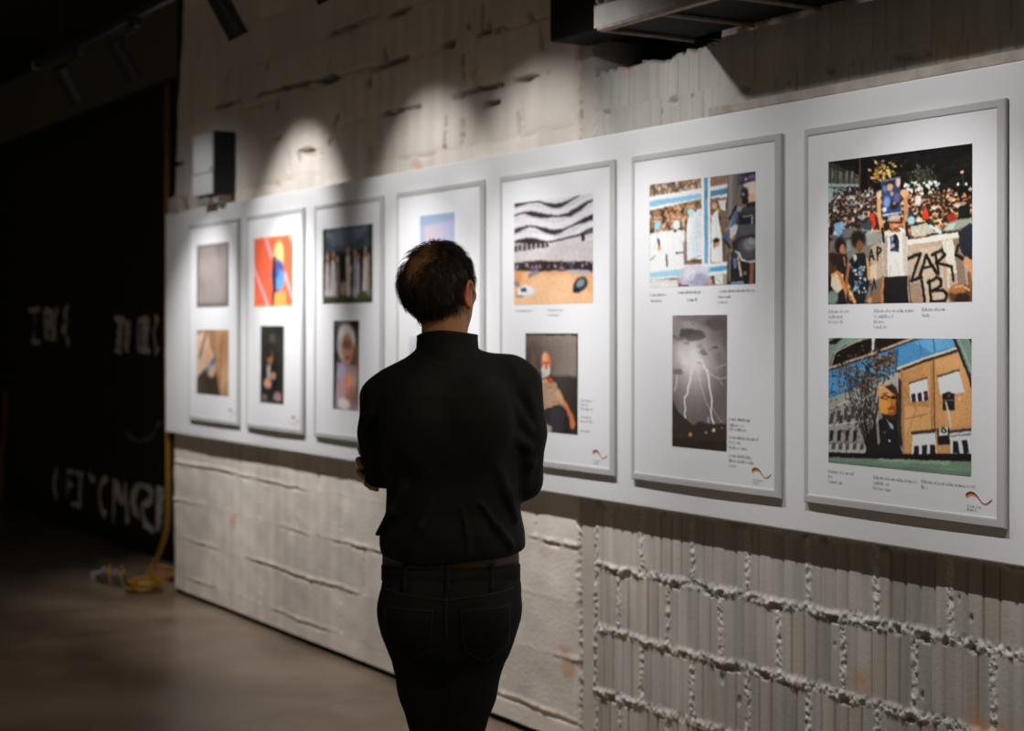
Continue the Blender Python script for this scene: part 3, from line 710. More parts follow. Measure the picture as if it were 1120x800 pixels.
    # figures in front, left
    E(75, 505, 32, 36, (32, 24, 22)); E(85, 520, 15, 22, (166, 108, 70)); P([(40, 545), (110, 540), (125, 640), (115, 780), (60, 780), (20, 660)], (34, 28, 28)); P([(10, 540), (45, 545), (60, 640), (30, 660), (10, 640)], (72, 48, 36)); E(30, 560, 20, 24, (54, 36, 28)); P([(30, 640), (90, 640), (95, 700), (60, 740), (25, 700)], (206, 184, 162)); L([(70, 640), (105, 720), (120, 778)], 22, (186, 118, 66)); L([(30, 650), (60, 630)], 12, (214, 140, 80)); E(35, 755, 30, 34, (112, 132, 124)); E(60, 570, 30, 30, (40, 30, 28)); L([(95, 560), (100, 600)], 8, (176, 112, 64))
    E(168, 470, 38, 46, (30, 22, 19)); E(175, 505, 18, 30, (108, 70, 48)); P([(110, 590), (150, 540), (200, 540), (225, 600), (225, 690), (200, 780), (110, 780)], (30, 30, 34)); L([(118, 590), (108, 680), (130, 760)], 18, (150, 96, 62)); L([(214, 570), (222, 660)], 14, (206, 146, 98)); L([(120, 700), (150, 775)], 18, (214, 150, 96))
    for i in range(60): E(rs.uniform(125, 205), rs.uniform(590, 740), rs.uniform(4, 9), rs.uniform(4, 9), rs.choice([(92, 120, 140), (150, 176, 186), (44, 52, 70), (18, 18, 22), (206, 214, 210)]), .9)
    E(150, 560, 10, 16, (206, 214, 206), .8); L([(225, 770), (265, 745), (290, 775)], 18, (216, 140, 80)); P([(225, 690), (300, 640), (300, 780), (240, 780)], (54, 40, 34), .5)
    # the man holding the portrait
    L([(290, 440), (272, 350), (270, 260)], 24, (196, 146, 104)); L([(398, 420), (404, 330), (400, 255)], 24, (186, 132, 92)); E(272, 258, 13, 18, (222, 176, 132)); E(395, 245, 20, 18, (214, 160, 118))
    P([(282, 185), (374, 168), (378, 340), (290, 358)], (50, 58, 86)); E(325, 205, 22, 24, (44, 34, 34)); E(326, 220, 16, 18, (190, 150, 130)); P([(290, 245), (370, 240), (376, 340), (292, 355)], (46, 66, 110)); E(345, 305, 20, 22, (28, 26, 34)); E(346, 295, 9, 10, (150, 110, 96)); E(310, 290, 16, 26, (110, 136, 176)); E(360, 270, 14, 22, (92, 90, 130)); E(366, 195, 12, 24, (196, 170, 160)); E(300, 330, 12, 12, (196, 200, 220)); L([(284, 190), (376, 172)], 6, (104, 112, 140)); L([(292, 357), (380, 341)], 7, (180, 186, 200)); E(335, 250, 8, 12, (160, 150, 150)); E(300, 225, 10, 18, (90, 110, 150))
    P([(285, 440), (335, 425), (380, 415), (412, 440), (410, 655), (295, 658)], (214, 206, 196)); P([(290, 470), (312, 450), (316, 655), (296, 655)], (160, 150, 142)); P([(385, 440), (410, 440), (410, 655), (392, 655)], (182, 172, 162)); L([(296, 480), (290, 420)], 14, (26, 22, 24)); L([(408, 450), (405, 395)], 14, (28, 24, 26)); L([(330, 600), (325, 650)], 8, (180, 172, 164)); L([(360, 580), (372, 650)], 8, (188, 178, 170))
    E(350, 392, 26, 38, (196, 134, 90)); P([(310, 385), (330, 355), (378, 355), (375, 372), (335, 378)], (176, 170, 172)); L([(330, 392), (374, 390)], 8, (44, 30, 26)); E(354, 422, 13, 9, (92, 50, 38)); E(352, 406, 6, 8, (226, 166, 120)); L([(332, 430), (370, 428)], 9, (150, 92, 60))
    P([(325, 460), (352, 445), (372, 480), (370, 535), (332, 530)], (58, 66, 96)); E(350, 470, 12, 20, (30, 28, 40)); E(340, 505, 9, 16, (170, 160, 170)); E(362, 505, 8, 22, (28, 32, 56)); L([(330, 525), (368, 500)], 7, (30, 30, 44)); E(335, 470, 6, 12, (120, 140, 180))
    P([(295, 655), (410, 648), (415, 778), (300, 780)], (26, 22, 24)); L([(292, 660), (288, 775)], 12, (176, 110, 66)); L([(418, 650), (424, 775)], 9, (84, 66, 54))
    # right hand edge
    P([(645, 440), (690, 395), (705, 400), (705, 570), (670, 565), (645, 500)], (34, 36, 46)); L([(678, 570), (690, 610), (700, 640)], 26, (206, 146, 104)); L([(690, 640), (695, 690)], 18, (120, 84, 60)); E(650, 740, 52, 48, (84, 52, 30)); E(640, 715, 36, 22, (156, 102, 58)); E(662, 760, 34, 30, (46, 30, 22)); L([(625, 705), (660, 695), (690, 715)], 8, (204, 150, 96))
    p.organic(.0022, 10, 40); return p.out(196)

def pic_window():
    p = Pic(210, 140, (116, 138, 122)); rs = random.Random(2); p.quad(18, 805, 22, 20, 712, 787); P, E, L = p.P, p.E, p.L
    P([(18, 200), (50, 110), (120, 60), (420, 20), (720, 20), (770, 140), (805, 270), (805, 680), (18, 665)], (62, 78, 92))
    P([(18, 20), (100, 22), (40, 100), (18, 180)], (104, 126, 112)); P([(60, 20), (110, 22), (60, 60), (25, 60), (18, 50)], (26, 22, 22)); P([(130, 40), (200, 22), (60, 90)], (132, 154, 136))
    P([(30, 175), (62, 100), (140, 60), (270, 22), (272, 105), (60, 178)], (28, 22, 22)); P([(296, 22), (470, 20), (400, 55), (290, 98)], (30, 24, 24)); L([(283, 20), (279, 106)], 14, (216, 210, 206)); L([(36, 172), (60, 104), (150, 58), (215, 26)], 6, (196, 176, 160))
    L([(24, 188), (280, 108), (480, 30), (500, 20)], 11, (190, 158, 138)); L([(24, 198), (280, 120), (500, 34)], 6, (34, 28, 28))
    P([(18, 212), (290, 122), (470, 50), (560, 20), (715, 20), (722, 72), (420, 182), (400, 215), (250, 250), (18, 360)], (72, 132, 178)); P([(500, 40), (640, 22), (715, 22), (720, 66), (600, 100)], (96, 156, 196)); L([(536, 45), (546, 110)], 6, (60, 110, 150)); L([(608, 24), (618, 90)], 9, (52, 96, 140)); P([(400, 90), (420, 80), (420, 180), (405, 210)], (50, 84, 116))
    # white houses at left
    P([(18, 360), (180, 300), (330, 240), (420, 210), (430, 665), (18, 662)], (142, 142, 138)); P([(320, 255), (420, 212), (420, 300), (330, 330)], (160, 164, 164)); P([(18, 600), (250, 600), (250, 662), (18, 660)], (164, 164, 160))
    for k in range(4):
        x = 28 + k * 47; P([(x, 536), (x + 24, 528), (x + 18, 592), (x - 4, 598)], (40, 38, 38)); P([(x + 60, 455 - k * 6), (x + 80, 450 - k * 6), (x + 76, 500), (x + 56, 505)], (52, 50, 50))
    for k in range(5): x = 30 + k * 42; P([(x, 440 - k * 12), (x + 22, 432 - k * 12), (x + 18, 490 - k * 8), (x - 2, 496 - k * 8)], (62, 60, 60)); P([(x + 10, 610), (x + 34, 606), (x + 30, 640), (x + 8, 642)], (54, 52, 52), .8)
    L([(18, 510), (240, 480)], 6, (176, 174, 170)); L([(18, 605), (240, 600)], 5, (92, 86, 84)); L([(120, 520), (128, 660)], 6, (116, 80, 76)); L([(20, 420), (220, 330)], 5, (176, 176, 172))
    # bare tree with brown leaves, in front of the houses and the sky
    for i in range(26):
        x = rs.uniform(195, 300); L([(258, 665), (x, 480), (x + rs.uniform(-90, 60), rs.uniform(220, 360)), (x + rs.uniform(-130, 90), rs.uniform(130, 260))], rs.uniform(3, 8), (32, 27, 25), .9)
    for i in range(60): x, y = rs.uniform(20, 320), rs.uniform(290, 560); L([(x, y), (x + rs.uniform(-40, 40), y + rs.uniform(-50, 20))], 4, (36, 31, 29), .85)
    for i in range(330):
        x = min(rs.gauss(215, 95), 395); y = rs.gauss(225, 55) - (x - 200) * .22
        E(max(22, x), y, rs.uniform(3, 9), rs.uniform(3, 7), rs.choice([(52, 40, 32), (84, 60, 42), (36, 30, 27), (116, 84, 56), (60, 66, 72), (100, 112, 124)]), .9)
    for i in range(130): E(rs.uniform(280, 400), rs.gauss(150, 30), rs.uniform(4, 9), rs.uniform(3, 8), rs.choice([(62, 42, 28), (104, 70, 40), (40, 30, 24), (130, 90, 50)]), .9)
    for i in range(80): E(rs.uniform(180, 330), rs.uniform(330, 520), rs.uniform(3, 7), rs.uniform(4, 9), rs.choice([(40, 34, 30), (72, 60, 44), (150, 150, 146)]), .8)
    # ochre house
    P([(420, 200), (620, 120), (735, 95), (790, 240), (805, 300), (805, 665), (430, 665)], (190, 140, 92)); P([(440, 215), (560, 170), (590, 420), (450, 480)], (180, 130, 82)); P([(620, 125), (735, 98), (790, 250), (790, 330), (640, 300)], (200, 148, 98)); P([(640, 330), (800, 330), (805, 500), (680, 505)], (196, 146, 94)); P([(460, 400), (590, 400), (600, 530), (460, 560)], (204, 154, 100))
    L([(420, 192), (560, 135), (726, 78)], 12, (212, 196, 172)); L([(424, 206), (560, 148), (730, 92)], 13, (48, 36, 32)); L([(610, 140), (622, 665)], 9, (110, 76, 46)); L([(600, 150), (606, 640)], 6, (150, 106, 66)); L([(440, 200), (446, 420), (452, 655)], 16, (150, 116, 84)); L([(460, 470), (580, 440)], 6, (150, 104, 66), .8); L([(460, 300), (520, 420), (470, 560)], 5, (140, 98, 62), .7)
    W = (202, 206, 210); D = (36, 34, 40)
    def win(q, f, n):
        P(q, W); a, b, c, d = q; t = lambda m, g: (m[0] + (g[0] - m[0]) * f, m[1] + (g[1] - m[1]) * f); l0, l1 = t(a, d), t(b, c)
        for k in range(n):
            g = lambda m, o, s: (m[0] + (o[0] - m[0]) * s, m[1] + (o[1] - m[1]) * s); s0, s1 = k / n + .25 / n, k / n + .88 / n
            P([g(l0, l1, s0), g(l0, l1, s1), g(d, c, s1), g(d, c, s0)], D)
        L([a, b], 8, (70, 56, 48))
    win([(482, 270), (578, 240), (588, 362), (490, 380)], .58, 3); E(574, 335, 8, 14, (120, 40, 50)); P([(632, 238), (740, 200), (770, 318), (645, 335)], W); L([(632, 232), (742, 196)], 9, (64, 52, 46)); P([(640, 250), (740, 215), (762, 300), (650, 322)], (216, 218, 222))
    win([(500, 552), (620, 535), (628, 662), (498, 664)], .60, 3); L([(496, 545), (622, 528)], 12, (60, 46, 40)); P([(685, 530), (805, 515), (805, 530), (690, 545)], (60, 50, 50)); P([(695, 545), (805, 532), (805, 665), (700, 665)], W); P([(710, 590), (735, 586), (745, 655), (712, 655)], D); P([(756, 584), (782, 580), (792, 652), (765, 654)], D); L([(700, 560), (800, 548)], 6, (110, 104, 108))
    for (x, y) in ((690, 338), (664, 530)):
        P([(x - 34, y - 12), (x + 28, y - 16), (x + 30, y + 78), (x - 30, y + 82)], (34, 30, 32)); E(x, y, 21, 21, (24, 22, 24)); E(x, y, 10, 10, (92, 78, 70)); L([(x - 30, y + 28), (x + 28, y + 24)], 7, (110, 90, 72))
    P([(640, 515), (686, 510), (684, 555), (640, 560)], (206, 208, 206)); E(664, 530, 16, 16, (40, 38, 40)); E(664, 530, 7, 7, (180, 180, 178)); L([(676, 380), (690, 440), (700, 510)], 13, (192, 182, 170)); L([(744, 350), (742, 360)], 12, (196, 190, 180))
    # the man reflected in the glass
    P([(320, 480), (350, 445), (420, 440), (440, 500), (450, 665), (300, 665)], (26, 24, 26)); P([(250, 560), (320, 470), (340, 560), (320, 665), (240, 665)], (34, 30, 30)); P([(425, 240), (440, 260), (440, 620), (415, 520), (425, 400)], (54, 42, 36))
    P([(330, 440), (348, 450), (450, 640), (452, 662), (400, 560)], (150, 150, 154)); P([(336, 450), (420, 560), (445, 660), (330, 660)], (30, 28, 31)); P([(365, 480), (395, 500), (400, 530), (380, 520)], (140, 146, 158)); E(375, 590, 6, 6, (206, 206, 206)); E(350, 545, 4, 4, (120, 120, 124)); P([(300, 470), (312, 465), (322, 600), (310, 620)], (160, 160, 158), .8)
    E(368, 375, 52, 78, (176, 108, 44)); E(352, 320, 44, 44, (206, 150, 100)); P([(345, 290), (395, 275), (425, 330), (428, 450), (408, 440), (412, 340)], (56, 40, 30)); P([(380, 270), (412, 290), (425, 380), (414, 390), (405, 320)], (66, 48, 34)); E(345, 400, 26, 44, (220, 150, 72)); E(390, 420, 22, 24, (140, 80, 32)); P([(330, 440), (415, 455), (410, 480), (340, 470)], (50, 38, 32)); P([(318, 330), (324, 320), (326, 440), (318, 420)], (210, 150, 84))
    L([(325, 352), (412, 348)], 7, (40, 28, 24)); E(352, 350, 20, 14, (60, 40, 28)); E(352, 351, 14, 9, (180, 120, 60)); E(398, 352, 14, 11, (44, 30, 24)); L([(372, 360), (376, 392)], 8, (226, 156, 80)); L([(362, 412), (402, 408)], 7, (110, 58, 28)); E(385, 425, 14, 7, (196, 126, 60)); L([(340, 330), (362, 326)], 5, (80, 50, 30))
    # window rubber and car body
    P([(18, 655), (420, 664), (805, 655), (805, 700), (420, 695), (18, 682)], (30, 25, 26)); P([(18, 682), (420, 695), (805, 700), (805, 790), (18, 715)], (104, 128, 110)); P([(18, 700), (805, 760), (805, 790), (18, 715)], (92, 116, 98)); P([(300, 690), (700, 698), (690, 720), (330, 706)], (128, 150, 130))
    P([(728, 20), (805, 20), (805, 260), (770, 130)], (108, 132, 116)); L([(716, 20), (740, 80), (790, 220), (805, 290)], 15, (34, 30, 32)); L([(738, 24), (780, 130), (805, 215)], 7, (146, 166, 148)); P([(790, 20), (805, 20), (805, 60)], (30, 26, 26))
    p.organic(.0018, 9, 40); return p.out(196)

def pic_white_coats():
    p = Pic(170, 108, (132, 104, 84)); rs = random.Random(3); p.quad(27, 712, 105, 30, 768, 762); P, E, L = p.P, p.E, p.L
    for i in range(260): E(rs.uniform(30, 535), rs.uniform(70, 180), rs.uniform(5, 11), rs.uniform(8, 16), rs.choice([(176, 150, 130), (112, 88, 72), (72, 60, 52), (150, 118, 96), (206, 190, 178), (96, 90, 66)]), .9)
    P([(430, 60), (535, 48), (535, 120), (432, 130)], (150, 122, 102)); 
    for k in range(7): L([(436, 70 + k * 9), (532, 58 + k * 9)], 3, (120, 94, 78), .8)
    for i in range(330): E(rs.uniform(30, 535), rs.uniform(225, 430), rs.uniform(7, 15), rs.uniform(9, 17), rs.choice([(204, 152, 112), (96, 72, 54), (60, 46, 40), (160, 112, 80), (216, 176, 146), (80, 76, 52), (46, 40, 38)]), .92)
    P([(30, 420), (150, 400), (270, 400), (270, 630), (30, 640)], (206, 208, 212))
    C = (220, 224, 230); S = (184, 190, 198)
    P([(30, 440), (75, 405), (140, 410), (160, 470), (140, 560), (150, 632), (30, 640)], C); P([(160, 420), (190, 395), (245, 400), (268, 460), (262, 540), (268, 632), (165, 636)], C); P([(290, 310), (330, 280), (380, 300), (385, 590), (310, 590), (285, 600), (280, 400)], C); P([(345, 270), (388, 262), (388, 590), (360, 560)], (206, 212, 220)); P([(318, 320), (345, 310), (375, 560), (318, 585)], (206, 218, 224))
    P([(440, 300), (480, 275), (510, 470), (510, 612), (440, 612)], C); P([(484, 215), (530, 210), (532, 290), (495, 270)], (206, 212, 216)); P([(500, 290), (530, 280), (530, 600), (512, 600)], (120, 96, 80)); P([(436, 240), (470, 220), (475, 275), (440, 320)], (110, 78, 58)); E(460, 250, 16, 22, (206, 160, 126))
    for (x, y) in ((84, 325), (214, 325), (306, 258)):
        E(x, y, 28, 42, (214, 166, 134)); E(x, y - 30, 28, 20, (150, 116, 92)); L([(x - 24, y + 5), (x + 24, y + 3)], 6, (90, 66, 54))
    E(84, 370, 22, 28, (140, 196, 214)); E(213, 368, 24, 30, (196, 216, 226)); E(308, 290, 20, 28, (160, 210, 220)); E(84, 405, 14, 10, (190, 120, 80)); E(205, 405, 12, 9, (50, 46, 46)); P([(80, 450), (98, 455), (104, 505), (92, 510)], (60, 60, 62)); E(97, 515, 13, 16, (210, 140, 104)); L([(35, 590), (70, 560)], 6, (110, 96, 86)); L([(145, 560), (150, 632)], 14, (70, 64, 62)); L([(215, 548), (262, 545)], 8, (84, 78, 76)); E(215, 548, 6, 8, (40, 38, 40)); L([(262, 480), (268, 620)], 10, (120, 104, 94)); L([(235, 460), (245, 470)], 6, S); L([(90, 420), (60, 520)], 5, S); L([(190, 420), (195, 600)], 5, S); L([(318, 590), (372, 570)], 7, (140, 150, 148)); P([(315, 595), (372, 590), (372, 612), (315, 614)], (90, 72, 60)); L([(345, 330), (350, 560)], 5, S); L([(470, 320), (478, 460)], 6, S)
    E(476, 490, 18, 24, (212, 134, 92)); E(472, 472, 22, 14, (36, 30, 30)); P([(462, 515), (498, 515), (500, 612), (462, 612)], (214, 226, 226)); L([(455, 480), (460, 520)], 8, (40, 34, 34)); L([(520, 430), (524, 600)], 14, (90, 70, 58))
    for i in range(24): E(rs.uniform(100, 300), rs.uniform(240, 320), 9, 12, rs.choice([(216, 160, 116), (60, 46, 40), (190, 134, 96)]), .9)
    W, B = (226, 230, 234), (104, 158, 196)
    P([(27, 185), (395, 130), (540, 112), (540, 195), (395, 200), (27, 270)], W); P([(27, 212), (395, 165), (540, 135), (540, 170), (395, 194), (27, 248)], (134, 184, 212)); P([(395, 165), (540, 134), (540, 172), (395, 195)], (84, 132, 168))
    P([(376, 62), (434, 55), (436, 640), (384, 640)], W); P([(394, 60), (418, 57), (420, 636), (398, 636)], (96, 152, 192)); P([(394, 150), (418, 147), (418, 200), (396, 204)], (76, 124, 162))
    P([(27, 640), (540, 612), (540, 700), (27, 712)], W); P([(27, 668), (250, 650), (270, 690), (27, 704)], (150, 196, 216)); P([(420, 645), (538, 636), (538, 668), (420, 676)], (84, 154, 206)); P([(27, 715), (225, 720), (225, 768), (27, 768)], (212, 212, 212)); L([(34, 728), (215, 732), (215, 762)], 4, (190, 190, 190)); P([(415, 700), (540, 690), (540, 762), (420, 764)], (160, 150, 140)); P([(440, 705), (460, 700), (462, 755), (445, 755)], (60, 66, 46)); P([(465, 700), (515, 696), (515, 755), (468, 757)], (214, 222, 212)); L([(478, 715), (505, 745)], 4, (150, 160, 150)); E(436, 735, 14, 18, (196, 150, 130))
    E(325, 705, 100, 78, (184, 182, 200)); E(350, 690, 70, 56, (196, 194, 212)); E(352, 720, 66, 40, (150, 150, 178)); E(300, 680, 40, 50, (206, 204, 216), .7); P([(230, 745), (290, 755), (300, 768), (230, 768)], (60, 52, 54)); E(248, 762, 14, 10, (216, 80, 54)); P([(384, 640), (436, 640), (436, 670), (400, 665)], (206, 206, 214), .6)
    # pillar and police officer
    P([(540, 52), (640, 40), (640, 140), (590, 260), (560, 420), (545, 768), (538, 768)], (112, 106, 102)); P([(548, 55), (575, 50), (570, 330), (552, 360)], (140, 134, 130)); P([(600, 44), (630, 42), (612, 130), (596, 200)], (92, 86, 84)); P([(540, 560), (600, 540), (610, 768), (540, 768)], (54, 50, 50)); P([(548, 560), (562, 556), (566, 740), (550, 740)], (120, 110, 106))
    E(668, 85, 55, 46, (78, 66, 110)); P([(620, 60), (660, 38), (712, 30), (712, 70), (660, 80)], (54, 48, 66)); E(690, 65, 22, 12, (120, 104, 156)); E(655, 88, 9, 11, (232, 176, 110)); L([(618, 108), (690, 92)], 8, (36, 32, 44)); P([(640, 115), (712, 95), (712, 230), (670, 240), (650, 180)], (212, 192, 182)); E(645, 180, 24, 46, (40, 38, 44)); E(636, 178, 9, 12, (136, 136, 142)); E(690, 200, 16, 30, (226, 170, 140)); E(650, 225, 22, 18, (30, 28, 34)); P([(660, 240), (712, 225), (712, 270), (650, 280)], (34, 33, 40))
    P([(590, 300), (620, 270), (712, 255), (712, 640), (640, 620), (580, 560), (600, 420)], (66, 68, 76)); P([(590, 250), (630, 255), (620, 290), (560, 345), (545, 340)], (34, 34, 40)); P([(600, 255), (635, 258), (622, 290), (590, 300)], (150, 152, 160)); L([(590, 310), (570, 400), (530, 455)], 40, (92, 106, 136)); L([(575, 320), (550, 400)], 12, (130, 144, 170)); P([(612, 310), (700, 300), (700, 370), (610, 375)], (36, 37, 44)); L([(635, 322), (690, 318)], 8, (150, 152, 156)); L([(690, 330), (690, 365)], 10, (206, 206, 206)); P([(605, 375), (712, 370), (712, 440), (610, 450)], (84, 86, 94)); P([(555, 395), (600, 370), (605, 400), (590, 440), (560, 450)], (196, 202, 206)); E(565, 452, 14, 12, (226, 180, 150)); E(535, 465, 20, 34, (76, 96, 136)); L([(520, 470), (560, 520)], 18, (44, 44, 56)); P([(570, 480), (640, 440), (640, 540), (580, 560)], (44, 45, 52))
    E(668, 520, 58, 74, (78, 80, 86)); E(680, 500, 42, 44, (122, 124, 128)); E(690, 485, 22, 20, (156, 158, 160)); L([(640, 462), (680, 445), (712, 455)], 12, (44, 44, 50)); L([(612, 560), (630, 600), (668, 618), (712, 612)], 13, (216, 216, 216)); L([(590, 545), (612, 560), (606, 600)], 9, (200, 200, 198)); P([(560, 600), (712, 625), (712, 762), (560, 768)], (40, 38, 42)); L([(612, 620), (625, 700)], 20, (206, 176, 160)); L([(690, 640), (686, 745)], 34, (150, 98, 76)); L([(650, 640), (650, 750)], 22, (34, 32, 34)); P([(565, 745), (640, 738), (645, 768), (560, 768)], (120, 140, 176)); P([(575, 590), (600, 590), (600, 650), (580, 660)], (96, 116, 150)); E(648, 690, 10, 12, (120, 130, 116))
    p.organic(.0022, 8, 36); return p.out(214)

def pic_lightning():
    p = Pic(104, 158, (0, 0, 0)); rs = random.Random(4); p.quad(18, 320, 15, 15, 752, 785); P, E, L = p.P, p.E, p.L
    d = np.hypot((p.u - .36) * .95, (p.v - .33) * 1.35); g = np.clip(1 - d / .60, 0, 1)[..., None] ** 1.1
    p.a = (np.array((104, 97, 95)) * (1 - g) + np.array((222, 216, 216)) * g) / 255.
    m = np.clip((p.v - .42) / .3, 0, 1)[..., None]; p.a = p.a * (1 - .55 * m) + .55 * m * np.array((112, 102, 98)) / 255
    cl = snoise(p.u * .66, p.v * 1.1, 0, 17, 3)[..., None] + .6 * snoise(p.u * .66, p.v, 0, 40, 5)[..., None]; p.a = np.clip(p.a * (1 + .10 * cl * np.clip(1.2 - p.v[..., None] * 1.6, .15, 1)), 0, 1)
    def cloud(x, y, rx, ry, c, al=.9, n=22):
        for i in range(n):
            t = rs.uniform(0, 6.28); r = rs.random() ** .5; E(x + rx * r * math.cos(t), y + ry * r * math.sin(t), rx * .36, ry * .42, tuple(v + rs.randint(-7, 9) for v in c), al, .5)
    cloud(270, 50, 70, 40, (86, 79, 77), .5, 40); cloud(120, 30, 110, 18, (112, 104, 102), .5); cloud(40, 60, 30, 40, (130, 122, 120), .5)
    cloud(128, 128, 52, 26, (84, 78, 78), .9, 50); cloud(90, 110, 22, 16, (78, 72, 72)); cloud(172, 140, 26, 16, (92, 86, 86)); cloud(60, 150, 26, 8, (104, 98, 98), .8); cloud(28, 135, 14, 8, (96, 90, 90)); cloud(100, 172, 14, 6, (110, 104, 104), .8)
    cloud(170, 190, 12, 12, (112, 106, 106), .8, 14); cloud(188, 222, 18, 14, (96, 90, 92), .9, 18); cloud(205, 235, 8, 8, (90, 84, 86)); cloud(168, 284, 10, 6, (112, 106, 106), .9, 10); cloud(256, 200, 13, 7, (72, 67, 67), .95, 14); cloud(232, 212, 8, 4, (104, 98, 98), .8, 8); cloud(44, 334, 34, 13, (112, 106, 106), .8); cloud(130, 65, 8, 6, (110, 102, 100), .8, 8); cloud(255, 110, 8, 5, (96, 90, 88), .8, 8); cloud(290, 250, 30, 30, (116, 108, 106), .4)
    for k in range(26): x = 60 + k * 9; L([(x + rs.uniform(-4, 4), 380 + rs.uniform(0, 60)), (x + rs.uniform(-4, 4), 560)], 4, rs.choice([(112, 104, 100), (140, 132, 130)]), .25)
    E(150, 300, 50, 30, (240, 236, 236), .55, .9); E(130, 220, 60, 50, (236, 232, 232), .45, .9)
    Wt = (250, 246, 246)
    L([(134, 300), (124, 345), (122, 380), (108, 420), (106, 455), (90, 478), (88, 500), (96, 540), (90, 565), (95, 592)], 9, Wt); L([(134, 300), (124, 345), (122, 380), (106, 440)], 16, Wt, .35); L([(190, 300), (212, 325), (222, 360), (226, 420), (236, 470), (240, 500), (236, 550), (240, 600), (250, 625)], 10, Wt); L([(200, 310), (220, 360), (226, 420)], 18, Wt, .3)
    L([(150, 285), (160, 262), (185, 270), (200, 300)], 9, (236, 232, 232), .8); L([(165, 320), (180, 410), (200, 470), (205, 500), (230, 545), (240, 600)], 4, (206, 200, 198)); L([(46, 360), (42, 410), (34, 440)], 7, (226, 216, 212)); L([(216, 325), (250, 360), (290, 375), (318, 365)], 4, (196, 188, 186)); L([(222, 345), (270, 370), (300, 410)], 3, (186, 178, 176)); L([(245, 540), (270, 590), (292, 620)], 4, (186, 178, 176)); L([(150, 330), (146, 400), (150, 470)], 4, (170, 162, 160), .8); L([(260, 320), (318, 290)], 4, (190, 182, 180), .8); L([(168, 220), (180, 250)], 5, (236, 232, 232), .8)
    P([(18, 480), (30, 500), (38, 535), (60, 565), (90, 590), (112, 610), (135, 632), (160, 618), (180, 610), (200, 620), (240, 628), (320, 626), (320, 790), (18, 756)], (56, 49, 45)); P([(18, 700), (320, 730), (320, 790), (18, 756)], (48, 41, 37)); L([(160, 618), (180, 611), (230, 626)], 6, (84, 74, 70))
    P([(216, 588), (226, 586), (228, 622), (216, 622)], (126, 160, 184))
    for (x, y, c, r) in ((122, 688, (226, 160, 110), 9), (126, 682, (196, 120, 76), 8), (208, 676, (176, 152, 130), 6), (249, 662, (252, 222, 170), 9), (294, 652, (196, 136, 100), 5), (70, 700, (92, 76, 66), 6), (280, 762, (84, 62, 52), 6), (160, 720, (70, 60, 54), 8)): E(x, y, r, r, c, .95, .4)
    for q in ([(18, 15), (320, 15)], [(18, 15), (18, 752)], [(320, 15), (320, 785)]): L(q, 5, (60, 56, 54), .8)
    p.organic(.0016, 5, 36); return p.out(208)

def pic_wavy():
    p = Pic(132, 96, (220, 218, 226)); rs = random.Random(5)
    def yb(u, b): return b + .045 * math.sin((u - .38) * 7.2) * (1 if u > .38 else .75) - .05 * max(0, u - .38)
    for b, th in ((.02, .03), (.13, .035), (.265, .035), (.385, .04)):
        top = [(u, yb(u, b)) for u in np.linspace(0, 1, 40)]
        bot = [(u, y + th * (1 + .5 * math.sin(u * 13 + b * 30))) for u, y in reversed(top)]
        p.poly(top + bot, (44, 40, 42))
        for i in range(16): u = .03 + i * .06; p.line([(u, yb(u, b)), (u, yb(u, b) + th)], .008, (150, 140, 140), .7)
        p.line([(u, y + th + .02) for u, y in top], .014, (196, 192, 200))
    p.poly([(0, .415), (.44, .40), (.46, .46), (0, .505)], (48, 42, 42)); 
    for i in range(7): p.poly([(.04 + i * .06, .415), (.065 + i * .06, .41), (.065 + i * .06, .48), (.04 + i * .06, .485)], (170, 160, 160))
    p.poly([(.44, .42), (1, .36), (1, .40), (.90, .42), (.47, .465)], (206, 200, 206)); p.line([(.46, .41), (1, .35)], .018, (46, 40, 40)); p.poly([(.86, .37), (.90, .36), (.90, .44), (.86, .43)], (40, 36, 38))
    p.poly([(0, .48), (1, .42), (1, .60), (.35, .60), (0, .60)], (198, 192, 194))
    p.poly([(0, .585), (.30, .575), (.60, .60), (1, .615), (1, .72), (.5, .68), (0, .68)], (52, 44, 44))
    for i in range(40): p.ell(rs.random(), rs.uniform(.61, .68), .016, .018, rs.choice([(110, 100, 104), (170, 160, 165), (70, 80, 100), (40, 36, 38), (160, 120, 150)]), .9)
    p.poly([(0, .665), (.2, .675), (.62, .69), (1, .715), (1, 1), (0, 1)], (224, 170, 122)); p.poly([(.35, .72), (.7, .73), (1, .93), (1, 1), (.0, 1), (.0, .93)], (232, 186, 146)); p.poly([(0, .66), (.12, .67), (.08, .8), (0, .82)], (210, 150, 100)); p.line([(.0, .78), (.06, .80)], .04, (120, 120, 140))
    p.poly([(.70, .68), (.97, .69), (.97, .735), (.70, .72)], (176, 172, 178)); p.poly([(.88, .65), (.97, .65), (.97, .70), (.88, .69)], (40, 38, 44)); p.poly([(.18, .70), (.32, .66), (.33, .70), (.2, .745)], (120, 126, 140))
    p.poly([(.05, .84), (.16, .80), (.29, .86), (.22, .91), (.05, .90)], (214, 220, 230)); p.poly([(.09, .84), (.16, .83), (.17, .87), (.09, .87)], (50, 56, 66)); p.poly([(.03, .9), (.14, .91), (.10, .93), (.03, .92)], (140, 120, 120))
    p.ell(.845, .825, .088, .068, (48, 52, 62), rot=-.25); p.ell(.85, .81, .05, .036, (130, 142, 156), rot=-.25); p.ell(.80, .88, .05, .018, (30, 30, 36))
    p.organic(.0025, 8, 34); return p.out(228)

